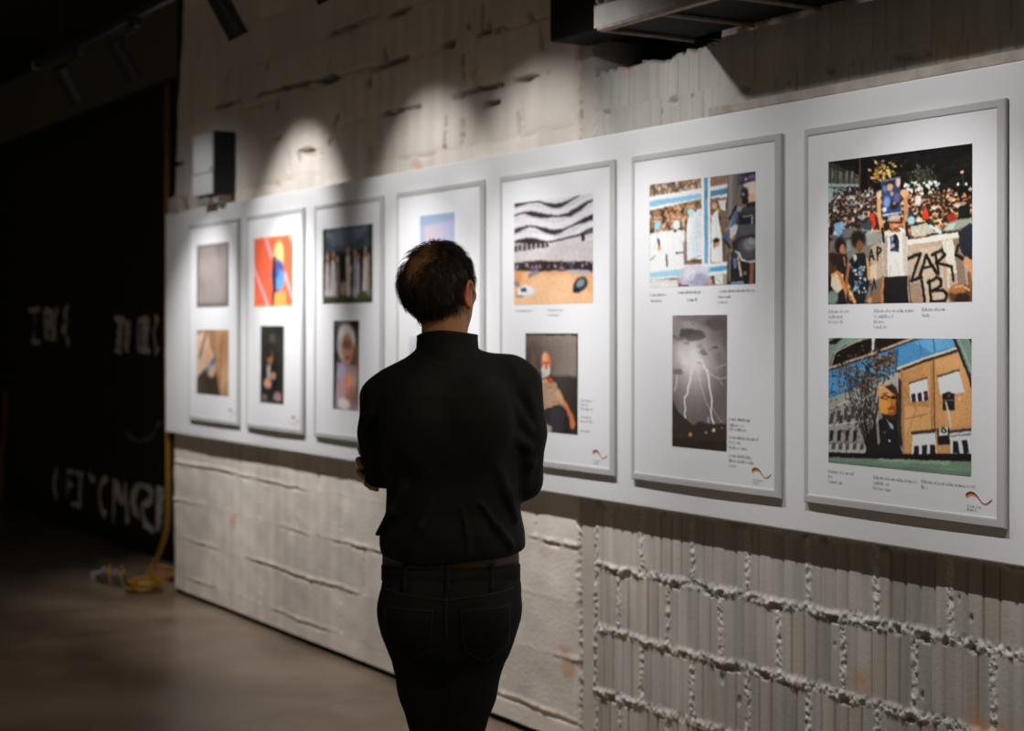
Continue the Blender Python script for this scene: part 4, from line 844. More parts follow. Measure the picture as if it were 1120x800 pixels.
def pic_seated():
    p = Pic(96, 98, (62, 54, 50)); rs = random.Random(6)
    g = np.clip((p.u * .8 + .5 - p.v * .9), 0, 1)[..., None]
    p.a = (np.array((58, 50, 46)) * (1 - g) + np.array((146, 134, 126)) * g) / 255.; p.noise(10, 7, 6)
    p.poly([(.45, .41), (1, .43), (1, 1), (0, 1), (0, .42)], (56, 50, 46)); p.line([(.45, .415), (1, .43)], .02, (104, 94, 86)); p.noise(5, 14, 2)
    p.poly([(.16, .52), (.27, .48), (.42, .46), (.60, .50), (.66, .66), (.62, .80), (.30, .82), (.18, .7)], (196, 164, 132))
    for i in range(13): p.line([(.18, .52 + i * .024), (.66, .50 + i * .024)], .008, (84, 66, 54), .8)
    p.line([(.64, .62), (.78, .72), (.88, .82), (.91, .90)], .065, (206, 118, 80)); p.ell(.90, .89, .045, .05, (214, 122, 80)); p.line([(.64, .60), (.70, .68)], .09, (190, 150, 118)); p.ell(.48, .475, .05, .03, (190, 70, 44))
    p.ell(.41, .30, .085, .105, (214, 128, 90)); p.ell(.38, .25, .05, .05, (236, 166, 128)); p.ell(.40, .38, .085, .06, (206, 196, 190)); p.ell(.36, .43, .04, .03, (190, 180, 174)); p.line([(.37, .30), (.46, .30)], .012, (110, 60, 44)); p.ell(.41, .335, .022, .03, (200, 110, 76)); p.ell(.325, .30, .02, .035, (180, 100, 70))
    p.poly([(.24, .80), (.60, .72), (.80, .76), (.86, 1), (.2, 1)], (46, 42, 46)); p.poly([(.5, .74), (.78, .77), (.72, 1), (.5, 1)], (58, 54, 58)); p.ell(.38, .97, .14, .05, (170, 150, 140)); p.ell(.16, .4, .06, .2, (150, 104, 84), .4)
    p.poly([(0, 0), (1, 0), (1, .02), (0, .02)], (30, 26, 24)); p.line([(.985, 0), (.985, 1)], .02, (30, 26, 24))
    p.organic(.004, 9, 26); return p.out(222)

def pic_pale():
    p = Pic(64, 72, (184, 180, 204)); p.noise(14, 5, 7, (1, .5, -.6)); p.noise(8, 11, 8, (.4, .4, 1))
    p.poly([(0, 0), (1, 0), (1, .1), (0, .14)], (150, 170, 200)); p.poly([(0, 0), (.12, 0), (.2, 1), (0, 1)], (150, 172, 204), .7); p.ell(.6, .45, .3, .25, (206, 188, 200), .6, soft=.7); p.ell(.9, .6, .15, .3, (160, 190, 214), .6, soft=.7)
    p.ell(.35, .8, .15, .12, (214, 200, 206), .6, soft=.7); p.blur(4)
    return p.out(222)
def pic_grey_sea():
    p = Pic(72, 64, (196, 198, 206)); p.poly([(0, .45), (1, .42), (1, 1), (0, 1)], (150, 152, 158)); p.noise(10, 12, 9); p.poly([(0, .75), (1, .7), (1, 1), (0, 1)], (168, 166, 160)); p.ell(.6, .5, .05, .12, (70, 70, 76)); p.blur(3)
    return p.out(222)
def pic_robes():
    p = Pic(96, 66, (40, 40, 36)); rs = random.Random(8)
    p.poly([(0, 0), (1, 0), (1, .30), (.0, .34)], (66, 74, 84)); p.poly([(.05, .06), (.95, .02), (.7, .22), (.2, .26)], (96, 108, 124), .8); p.poly([(0, 0), (.06, 0), (.06, 1), (0, 1)], (34, 42, 24)); p.poly([(.94, 0), (1, 0), (1, 1), (.94, 1)], (36, 44, 26))
    for (u, t, wd, c) in ((.10, .36, .07, (176, 168, 170)), (.22, .34, .08, (190, 180, 182)), (.31, .4, .05, (120, 112, 114)), (.52, .30, .07, (196, 184, 180)), (.66, .34, .06, (150, 148, 160)), (.72, .40, .05, (176, 172, 184)), (.86, .32, .075, (196, 184, 182)), (.92, .4, .05, (140, 130, 126))):
        p.poly([(u - wd * .5, t + .08), (u + wd * .5, t + .08), (u + wd * .8, .93), (u - wd * .8, .93)], c); p.ell(u, t + .02, .03, .055, (172, 132, 110)); p.line([(u, t + .2), (u + .01, .9)], .02, tuple(int(x * .75) for x in c))
    p.poly([(.37, .36), (.47, .36), (.50, .95), (.36, .95)], (26, 24, 24)); p.ell(.43, .8, .06, .1, (136, 112, 98)); p.ell(.55, .55, .05, .06, (190, 166, 150)); p.poly([(.0, .9), (1, .92), (1, 1), (0, 1)], (58, 62, 40)); p.ell(.8, .9, .1, .05, (70, 74, 40)); p.noise(8, 20, 1); p.organic(.006, 10, 18); p.blur(3)
    return p.out(200)
def pic_scarf():
    p = Pic(56, 84, (40, 38, 36)); p.noise(10, 6, 3)
    p.ell(.50, .25, .36, .22, (176, 166, 164)); p.ell(.45, .16, .25, .1, (196, 188, 186)); p.ell(.55, .32, .23, .17, (164, 120, 98)); p.ell(.55, .28, .2, .05, (120, 84, 70)); p.ell(.56, .41, .1, .02, (130, 70, 60)); p.ell(.88, .5, .14, .25, (110, 84, 64))
    p.poly([(.15, .45), (.9, .5), (1, 1), (.08, 1)], (140, 120, 128)); p.ell(.35, .6, .18, .12, (150, 142, 166)); p.ell(.6, .68, .2, .1, (186, 120, 96)); p.ell(.7, .82, .22, .1, (150, 110, 96)); p.ell(.3, .8, .18, .12, (166, 136, 140)); p.ell(.45, .93, .25, .06, (196, 186, 182)); p.poly([(0, 0), (.14, 0), (.1, 1), (0, 1)], (34, 34, 34)); p.noise(14, 14, 4); p.organic(.006, 10, 18); p.blur(3)
    return p.out(200)
def pic_orange():
    p = Pic(84, 62, (246, 104, 74)); 
    L = (236, 176, 182)
    for (a, b) in (((.0, .42), (.42, 1.05)), ((.28, -.02), (.62, .55)), ((.86, -.05), (1.05, .2)), ((.80, .55), (1.02, .95))): p.line([a, b], .075, L); p.line([a, b], .022, (226, 140, 170))
    p.ell(.64, .30, .13, .22, (232, 200, 130), rot=.25); p.poly([(.55, .12), (.68, .14), (.78, .45), (.70, .8), (.56, .5)], (228, 196, 140)); p.ell(.62, .56, .16, .22, (56, 96, 150)); p.ell(.66, .62, .13, .14, (92, 146, 190)); p.ell(.60, .5, .07, .1, (76, 96, 170)); p.poly([(.48, .3), (.56, .3), (.58, .95), (.48, 1), (.5, .6)], (30, 26, 40)); p.poly([(.55, .80), (.82, .78), (.84, 1), (.52, 1)], (230, 158, 84)); p.ell(.56, .33, .03, .05, (150, 90, 60)); p.line([(.5, .42), (.75, .44)], .02, (110, 60, 130)); p.ell(.74, .45, .03, .05, (120, 70, 130))
    B = (255, 176, 116)
    for q in ([(0, .01), (1, .01)], [(0, .99), (1, .99)], [(.006, 0), (.006, 1)], [(.994, 0), (.994, 1)]): p.line(q, .03, B)
    p.organic(.004, 6, 18); p.blur(2)
    return p.out(226)
def pic_dark_figure():
    p = Pic(56, 74, (48, 45, 42)); p.noise(8, 5, 2); p.ell(.5, .17, .10, .05, (110, 108, 108), .8, soft=.5); p.ell(.5, .17, .05, .03, (50, 46, 44), .8); p.ell(.42, .40, .13, .09, (150, 110, 92)); p.ell(.38, .36, .11, .05, (60, 44, 38)); p.poly([(.12, .55), (.65, .5), (.8, .9), (.1, 1)], (34, 32, 34)); p.ell(.32, .74, .16, .06, (190, 142, 118)); p.ell(.55, .64, .12, .05, (176, 130, 108)); p.poly([(.3, .5), (.45, .5), (.42, .68), (.3, .7)], (170, 160, 156)); p.ell(.75, .9, .18, .06, (160, 120, 130)); p.ell(.2, .93, .12, .04, (130, 104, 96)); p.noise(6, 14, 5); p.organic(.006, 9, 18); p.blur(4)
    return p.out(222)
def pic_grey():
    p = Pic(84, 62, (140, 132, 130)); p.noise(9, 4, 1); p.noise(7, 13, 6); p.poly([(0, 0), (.05, 0), (.06, 1), (0, 1)], (84, 78, 74)); p.poly([(.95, 0), (1, 0), (1, 1), (.93, 1)], (92, 86, 82)); p.poly([(0, .0), (1, 0), (1, .03), (0, .03)], (96, 90, 86)); p.line([(.68, .05), (.66, .2)], .03, (96, 88, 86)); p.poly([(0, .93), (1, .93), (1, 1), (0, 1)], (104, 98, 92)); p.line([(.3, .1), (.35, .9)], .05, (152, 142, 140), .6); p.blur(5)
    return p.out(208)
def pic_hands():
    p = Pic(84, 62, (150, 112, 84)); p.poly([(0, .1), (.35, .0), (.45, .35), (.2, .75), (0, .85)], (200, 168, 148)); p.line([(.36, -.05), (.18, .28), (.10, .42)], .06, (84, 70, 62)); p.poly([(.0, .75), (.45, .5), (.62, .62), (.75, 1), (0, 1)], (62, 54, 44)); p.ell(.42, .5, .2, .2, (196, 158, 134), rot=.6); p.line([(.35, .62), (.62, .42)], .10, (96, 102, 124)); p.ell(.44, .58, .06, .05, (150, 156, 172)); p.poly([(.6, 0), (1, 0), (1, .7), (.8, .9), (.62, .5)], (168, 128, 96)); p.line([(.8, .1), (.72, .8)], .05, (130, 92, 64)); p.noise(9, 7, 2); p.organic(.006, 9, 18); p.blur(4)
    return p.out(208)

# ------------------------------------------------------------------ the posters
FD = 0.012           # how far the poster frames stand off the panel
def fix(x, z, p=FD):
    k = (3.28 - p) / 3.28
    return x * k, 1.57 + (z - 1.57) * k

def ribbon_logo(place, parent, x0, x1, zt, zb):
    """small black, red and gold wave ribbon"""
    n = 22; V, F, C = [], [], []
    up = [(0, .30), (.10, .08), (.26, .02), (.42, .22), (.56, .62), (.70, .88), (.82, .82), (1.0, .46)]
    lo = [(.03, .62), (.14, .40), (.28, .34), (.42, .44), (.56, .76), (.70, .98), (.84, .92), (1.0, .62)]
    U = smooth_path([(a, b, 0) for a, b in up], 4); Lw = smooth_path([(a, b, 0) for a, b in lo], 4)
    bands = [(0, .36, (.012, .010, .010)), (.36, .70, (.52, .03, .015)), (.70, 1.0, (.82, .42, .05))]
    for i in range(len(U)):
        for (s0, s1, c) in bands:
            for s in (s0, s1):
                u = U[i].x + (Lw[i].x - U[i].x) * s; v = U[i].y + (Lw[i].y - U[i].y) * s
                V.append(place(x0 + (x1 - x0) * u, zt + (zb - zt) * v)); C.append(c)
    k = 6
    for i in range(len(U) - 1):
        for b in range(3):
            a = i * k + 2 * b; F.append((a, a + 1, a + k + 1, a + k))
    return pydata('ribbon_logo', V, F, M['logo'], parent, cols=np.array(C))

def caption(place, parent, lines, size, seed):
    """lines: (x, z, length); rows of small printed words, too small to read in the photograph"""
    rs = random.Random(seed); V, F = [], []
    def quad(x0, z0, x1, z1):
        b = len(V); V.extend([place(x0, z0), place(x1, z0), place(x1, z1), place(x0, z1)]); F.append((b, b + 1, b + 2, b + 3))
    for (x, z, ln) in lines:
        c = x; first = True
        while c < x + ln:
            wl = rs.randint(3, 8)
            for k in range(wl):
                if c > x + ln: break
                h = size * (1.0 if (first and k == 0) or rs.random() < .22 else .68); st = size * .14; wd = size * .42
                quad(c, z, c + st, z + h)
                kind = rs.randint(0, 4)
                if kind in (0, 1): quad(c + st, z + h - st, c + wd, z + h); quad(c + wd - st, z, c + wd, z + h - st)
                if kind in (1, 2): quad(c + st, z, c + wd, z + st)
                if kind == 3: quad(c + st, z + h * .45, c + wd, z + h * .45 + st)
                c += size * .58
            c += size * .40; first = False
    return pydata('caption', V, F, M['ink'], parent)

POSTERS = [
    # frame x0, x1; prints (x0, x1, ztop, zbottom, painter); caption lines; label
    (-8.921, -8.165, [(-8.797, -8.312, 2.050, 1.697, pic_grey), (-8.797, -8.310, 1.570, 1.207, pic_hands)], [],
     'farthest poster at the board\'s left end, with a plain grey photo over a brown one'),
    (-8.056, -7.320, [(-7.953, -7.451, 2.051, 1.689, pic_orange), (-7.861, -7.558, 1.590, 1.192, pic_dark_figure)], [],
     'poster with a bright orange-red photo of a blue-clad figure above a dark portrait'),
    (-7.192, -6.464, [(-7.098, -6.566, 2.052, 1.694, pic_robes), (-6.976, -6.702, 1.613, 1.196, pic_scarf)], [],
     'poster with a dark photo of pale-robed figures over a woman in a white headscarf'),
    (-6.328, -5.574, [(-6.112, -5.813, 2.057, 1.72, pic_pale), (-6.212, -5.719, 1.542, 1.20, pic_grey_sea)], [],
     'poster half hidden behind the man\'s head, with a pale lilac-blue photo'),
    (-5.448, -4.666, [(-5.341, -4.801, 2.060, 1.667, pic_wavy), (-5.258, -4.898, 1.557, 1.187, pic_seated)],
     [(-5.33, 1.640, .12), (-5.10, 1.640, .10), (-5.10, 1.622, .08), (-4.88, 1.31, .07), (-4.88, 1.295, .05), (-4.88, 1.28, .08), (-4.88, 1.25, .07), (-4.88, 1.235, .08), (-4.88, 1.20, .06)],
     'poster with a wavy white building photo above a seated bearded man'),
    (-4.563, -3.783, [(-4.459, -3.904, 2.065, 1.714, pic_white_coats), (-4.329, -4.042, 1.618, 1.181, pic_lightning)],
     [(-4.455, 1.685, .09), (-4.30, 1.690, .12), (-4.08, 1.690, .17), (-4.45, 1.665, .06), (-4.25, 1.665, .05), (-4.09, 1.672, .06), (-4.09, 1.655, .05), (-4.03, 1.282, .10), (-4.03, 1.264, .07), (-4.03, 1.250, .08), (-4.03, 1.224, .14), (-4.03, 1.208, .06), (-4.03, 1.192, .09), (-4.03, 1.166, .11), (-4.03, 1.150, .12), (-4.03, 1.134, .04)],
     'poster with white-coated crowd and police officer photo above a lightning storm photo'),
    (-3.678, -2.906, [(-3.574, -3.020, 2.065, 1.645, pic_crowd), (-3.572, -3.022, 1.546, 1.180, pic_window)],
     [(-3.572, 1.620, .085), (-3.572, 1.604, .055), (-3.572, 1.589, .055), (-3.385, 1.620, .155), (-3.385, 1.604, .075), (-3.385, 1.589, .04), (-3.385, 1.574, .055), (-3.20, 1.622, .09), (-3.20, 1.606, .025),
      (-3.572, 1.150, .105), (-3.572, 1.135, .012), (-3.572, 1.120, .055), (-3.385, 1.147, .165), (-3.385, 1.131, .06), (-3.385, 1.116, .065), (-3.20, 1.150, .19), (-3.20, 1.134, .025)],
     'nearest poster at right, night protest crowd photo above a street reflected in glass'),
]
def make_poster(i, spec):
    fx0, fx1, prints, caps, label = spec
    zT, zB = 2.172, 1.053
    k = (3.28 - FD) / 3.28
    x0, zt = fix(fx0, zT); x1, zb = fix(fx1, zB)
    cx = (x0 + x1) / 2
    r = empty('exhibition_poster', (cx, 0, zb), label=label, cat='poster', group='framed posters hung in a row on the white board')
    bowamt = (.003, .006, .005, .003, .002, .004, .003)[i]
    def bow(x, z):
        u = min(max((x - x0) / (x1 - x0), 0), 1); v = min(max((z - zb) / (zt - zb), 0), 1)
        return bowamt * math.sin(PI * (.15 + .7 * u)) * (1 - v) ** 2
    def P(x, z, d):                      # world x, z and distance in front of the panel -> local
        return (x - cx, -(d + bow(x, z)), z - zb)
    # frame: profile swept round the four sides
    bl, br_, bt, bb_ = .016, .030, .023, .026
    prof = [(0.0, .003), (0.0, .0105), (.003, .0128), (.75, .0128), (.92, .0120), (1.0, .0095), (1.0, .0085)]   # (fraction or metres, depth)
    def ring(fr):
        if fr < .01: ix = (fr, fr, fr, fr)
        else: ix = (bl * fr, br_ * fr, bt * fr, bb_ * fr)
        return x0 + ix[0], x1 - ix[1], zt - ix[2], zb + ix[3]
    V, F = [], []; n = 14; per = 4 * n
    for fr, d in prof:
        a, b, t, o = ring(fr)
        loop = [(a + (b - a) * j / n, t) for j in range(n)] + [(b, t + (o - t) * j / n) for j in range(n)] + [(b + (a - b) * j / n, o) for j in range(n)] + [(a, o + (t - o) * j / n) for j in range(n)]
        V += [P(x, z, d) for x, z in loop]
    for q in range(len(prof) - 1):
        for j in range(per):
            F.append((q * per + j, (q + 1) * per + j, (q + 1) * per + (j + 1) % per, q * per + (j + 1) % per))
    pydata('frame', V, F, M['frame'], r)
    # backing and spacers
    box('backing', (x0 - cx + .004, -.0075, .004), (x1 - cx - .004, -.004, zt - zb - .004), M['wood'], r)
    for sx in (x0 - cx + .12, x1 - cx - .12):
        box('hanger', (sx - .02, -.0041, zt - zb - .12), (sx + .02, 0.0, zt - zb - .08), M['frame'], r)
    def sheet(name, a, b, t, o, d, nu, nv, m, cols=None, parent=None):
        us = np.linspace(a, b, nu); vs = np.linspace(t, o, nv)
        V = np.array([P(x, z, d) for z in vs for x in us]); idx = np.arange(nu * nv).reshape(nv, nu)
        F = np.stack([idx[:-1, :-1], idx[1:, :-1], idx[1:, 1:], idx[:-1, 1:]], -1).reshape(-1, 4)
        return pydata(name, V, F, m, parent or r, True, cols)
    a, b, t, o = ring(1.0)
    sheet('paper', a - .002, b + .002, t + .002, o - .002, .0092, 16, 24, M['paper'])
    for (pa, pb, pt, po, fn) in prints:
        c = fn(); h, wd = c.shape[0], c.shape[1]
        A, T = fix(pa, pt); B, O = fix(pb, po)
        sheet('photo_print', A, B, T, O, .0098, wd, h, M['print'], c.reshape(-1, 3))
    pl = lambda x, z: P(x, z, .0100)
    if caps:
        cols = []
        for x, z, ln in caps:                     # one caption per block of lines
            for g in cols:
                if abs(g[-1][0] - x) < .012 and 0 <= g[-1][1] - z < .024: g.append((x, z, ln)); break
            else: cols.append([(x, z, ln)])
        for g in cols: caption(pl, r, [(*fix(x, z), ln) for x, z, ln in g], .0095 if i >= 5 else .009, i)
    lx0, lx1 = x1 - .135, x1 - .045
    ribbon_logo(pl, r, lx0, lx1, zb + .088, zb + .056)
    caption(pl, r, [(lx0 + .006, zb + .046, .045), (lx0 + .006, zb + .036, .03)], .007, 50 + i)
for i, s in enumerate(POSTERS): make_poster(i, s)

# ------------------------------------------------------------------ the man
# Built from signed distance fields (round-jointed tapered limbs blended together) meshed with surface nets,
# so that body, shirt and trousers are each one continuous surface.
# Local axes: x = his right, y = the way he faces, z = up, feet on z = 0.
class Field:
    def __init__(s, xs, ys, zs):
        s.ax = (xs, ys, zs); s.V = np.full((len(xs), len(ys), len(zs)), .5, dtype=np.float64)
    def sub(s, lo, hi, mg):
        sl = []; 
        for a, l, h in zip(s.ax, lo, hi):
            i = max(0, np.searchsorted(a, l - mg)); j = min(len(a), np.searchsorted(a, h + mg) + 1); sl.append(slice(i, max(j, i + 1)))
        sl = tuple(sl)
        return sl, s.ax[0][sl[0]][:, None, None], s.ax[1][sl[1]][None, :, None], s.ax[2][sl[2]][None, None, :]
    def add(s, fn, lo, hi, k=.02, mg=.06, op='u'):
        sl, X, Y, Z = s.sub(lo, hi, mg + k); d = fn(X, Y, Z) + 0 * (X + Y + Z); V = s.V[sl]
        if op == 's': d = -d; h = np.clip(.5 - .5 * (V - d) / max(k, 1e-6), 0, 1); s.V[sl] = V * (1 - h) + d * h + k * h * (1 - h)
        else: h = np.clip(.5 + .5 * (V - d) / max(k, 1e-6), 0, 1); s.V[sl] = V * (1 - h) + d * h - k * h * (1 - h)
    def cap(s, a, b, ra, rb, k=.02, op='u'):
        a = np.array(a, float); b = np.array(b, float); ab = b - a; L2 = ab @ ab; R = max(ra, rb)
        def fn(X, Y, Z):
            px, py, pz = X - a[0], Y - a[1], Z - a[2]; t = np.clip((px * ab[0] + py * ab[1] + pz * ab[2]) / L2, 0, 1)
            return np.sqrt((px - t * ab[0]) ** 2 + (py - t * ab[1]) ** 2 + (pz - t * ab[2]) ** 2) - (ra + (rb - ra) * t)
        s.add(fn, np.minimum(a, b) - R, np.maximum(a, b) + R, k, op=op)
    def chain(s, pts, rads, k=.02):
        for i in range(len(pts) - 1): s.cap(pts[i], pts[i + 1], rads[i], rads[i + 1], k)
    def ell(s, c, r, k=.02, op='u', R=None):
        """ellipsoid; R = 3x3 whose columns are its axes"""
        c = np.array(c, float); r = np.array(r, float); m = r.max() if R is not None else r
        def fn(X, Y, Z):
            p = (X - c[0], Y - c[1], Z - c[2])
            if R is not None: q = [R[0][i] * p[0] + R[1][i] * p[1] + R[2][i] * p[2] for i in range(3)]
            else: q = p
            k0 = np.sqrt(sum((q[i] / r[i]) ** 2 for i in range(3))); k1 = np.sqrt(sum((q[i] / r[i] ** 2) ** 2 for i in range(3)))
            return k0 * (k0 - 1) / np.maximum(k1, 1e-6)
        s.add(fn, c - m, c + m, k, op=op)
    def loft(s, tab, k=.02, pw=2.0):
        """tab rows: z, half width, half depth, centre x, centre y"""
        T = np.array(tab, float); T = T[np.argsort(T[:, 0])]
        z0, z1 = T[0, 0], T[-1, 0]
        def fn(X, Y, Z):
            zc = np.clip(Z, z0, z1); f = lambda c: np.interp(zc.ravel(), T[:, 0], T[:, c]).reshape(zc.shape)
            a, b, cx, cy = f(1), f(2), f(3), f(4)
            q = (np.abs((X - cx) / a) ** pw + np.abs((Y - cy) / b) ** pw) ** (1 / pw)
            d = (q - 1) * np.minimum(a, b); dz = np.maximum(z0 - Z, Z - z1)
            return np.where(dz > 0, np.sqrt(np.maximum(d, 0) ** 2 + np.maximum(dz, 0) ** 2) + np.minimum(np.maximum(d, dz), 0), np.maximum(d, dz))
        A = T[:, 1].max() + np.abs(T[:, 3]).max(); B = T[:, 2].max() + np.abs(T[:, 4]).max()
        s.add(fn, (-A, -B, z0), (A, B, z1), k)

def surface_nets(V, xs, ys, zs):
    ins = V < 0
    nx, ny, nz = V.shape
    c = [(i, j, k) for i in (0, 1) for j in (0, 1) for k in (0, 1)]
    def cor(A, o): return A[o[0]:nx - 1 + o[0], o[1]:ny - 1 + o[1], o[2]:nz - 1 + o[2]]
    cnt = sum(cor(ins, o).astype(np.int8) for o in c)
    mask = (cnt > 0) & (cnt < 8); I, J, K = np.nonzero(mask); n = len(I)
    idx = np.full(mask.shape, -1, dtype=np.int64); idx[mask] = np.arange(n)
    acc = np.zeros((n, 3)); num = np.zeros(n)
    for o in c:
        for ax in range(3):
            if o[ax] == 1: continue
            q = list(o); q[ax] = 1
            va = V[I + o[0], J + o[1], K + o[2]]; vb = V[I + q[0], J + q[1], K + q[2]]
            cr = (va < 0) != (vb < 0); t = np.where(cr, va / np.where(cr, va - vb, 1), 0)
            p = np.array(o, float)[None, :].repeat(n, 0); p[:, ax] = t
            acc[cr] += p[cr]; num[cr] += 1
    acc /= num[:, None]
    P = np.stack([xs[I] + acc[:, 0] * (xs[I + 1] - xs[I]), ys[J] + acc[:, 1] * (ys[J + 1] - ys[J]), zs[K] + acc[:, 2] * (zs[K + 1] - zs[K])], -1)
    F = []
    for ax in range(3):
        A = np.moveaxis(ins, ax, 0); D = np.moveaxis(idx, ax, 0)
        a, b = A[:-1], A[1:]
        e = (a != b)[:, 1:-1, 1:-1]; i, j, k = np.nonzero(e); j += 1; k += 1
        q = np.stack([D[i, j - 1, k - 1], D[i, j, k - 1], D[i, j, k], D[i, j - 1, k]], -1)
        s0 = a[i, j, k]
        flip = s0 if ax != 1 else ~s0
        q[~flip] = q[~flip][:, ::-1]
        F.append(q)
    F = np.concatenate(F); F = F[(F >= 0).all(1)]
    return P, F

def relax(P, F, it=1):
    for _ in range(it):
        S = np.zeros_like(P); n = np.zeros(len(P))
        for a in range(4):
            for b in ((a + 1) % 4, (a + 3) % 4):
                np.add.at(S, F[:, a], P[F[:, b]]); np.add.at(n, F[:, a], 1)
        P = P * .5 + .5 * S / np.maximum(n, 1)[:, None]
    return P

YAW = math.radians(27)              # head turned to his right
cY, sY = math.cos(YAW), math.sin(YAW)
HC = np.array((-.021, .012, 1.684))   # middle of the skull
def hd(x, y, z):                    # head frame -> body frame
    return (HC[0] + x * cY + y * sY, HC[1] - x * sY + y * cY, HC[2] + z)
HR = np.array([[cY, sY, 0], [-sY, cY, 0], [0, 0, 1]])
def head_local(P):
    q = P - HC; return np.stack([q[:, 0] * cY - q[:, 1] * sY, q[:, 0] * sY + q[:, 1] * cY, q[:, 2]], -1)

# joints
SHO = {1: (.168, -.005, 1.430), -1: (-.151, -.005, 1.405)}
ELB = {1: (.182, .030, 1.208), -1: (-.162, .045, 1.232)}
WRI = {1: (-.085, .205, 1.232), -1: (.095, .185, 1.262)}
HIP = {1: (.082, .0, .885), -1: (-.078, .0, .885)}
KNE = {1: (.014, -.008, .50), -1: (-.028, .048, .50)}
ANK = {1: (.062, -.02, .085), -1: (-.075, .02, .085)}

def fingers_right(f, extra=0):
    """right hand laid on the outside of the left arm just above the elbow, fingers wrapped round it"""
    palm = [(-.105, .185, 1.235), (-.155, .150, 1.238)]
    f.ell((-.135, .165, 1.236), (.045, .017, .042), .012, R=np.array([[.82, .57, 0], [-.57, .82, 0], [0, 0, 1]]))
    f.cap((-.088, .20, 1.233), (-.125, .172, 1.236), .026, .026, .02)
    fin = [  # knuckle ... tip of index, middle, ring, little
        [(-.158, .150, 1.268), (-.198, .122, 1.277), (-.2165, .082, 1.276), (-.211, .044, 1.270), (-.2025, .018, 1.264)],
        [(-.162, .148, 1.247), (-.203, .115, 1.252), (-.221, .072, 1.249), (-.214, .038, 1.243), (-.207, .018, 1.237)],
        [(-.162, .147, 1.225), (-.202, .116, 1.226), (-.219, .075, 1.222), (-.212, .042, 1.217), (-.204, .022, 1.212)],
        [(-.158, .148, 1.204), (-.190, .116, 1.198), (-.202, .078, 1.191), (-.190, .048, 1.186), (-.172, .022, 1.182)]]
    for p, r in zip(fin, (.0088, .0090, .0086, .0078)):
        f.chain(p, [r * 1.1, r * 1.05, r, r * .92, r * .8], .005)
    f.chain([(-.105, .185, 1.262), (-.125, .172, 1.292), (-.160, .150, 1.312), (-.183, .132, 1.318)], [.013, .012, .0105, .009], .008)
def fingers_left(f):
    """left hand tucked between the right arm and the chest"""
    f.ell((.125, .160, 1.272), (.040, .017, .040), .012, R=np.array([[.75, -.66, 0], [.66, .75, 0], [0, 0, 1]]))
    f.cap((.098, .184, 1.263), (.118, .166, 1.268), .024, .024, .02)
    for i, (z, L) in enumerate(((1.300, 1.0), (1.281, 1.06), (1.261, 1.0), (1.243, .85))):
        r = (.0088, .009, .0086, .0078)[i]
        f.chain([(.145, .138, z), (.145 + .022 * L, .108, z + .003), (.145 + .020 * L, .080, z + .003), (.150, .062, z)], [r * 1.1, r, r * .95, r * .85], .005)
    f.chain([(.105, .172, 1.30), (.120, .160, 1.328), (.145, .140, 1.342)], [.013, .011, .009], .008)

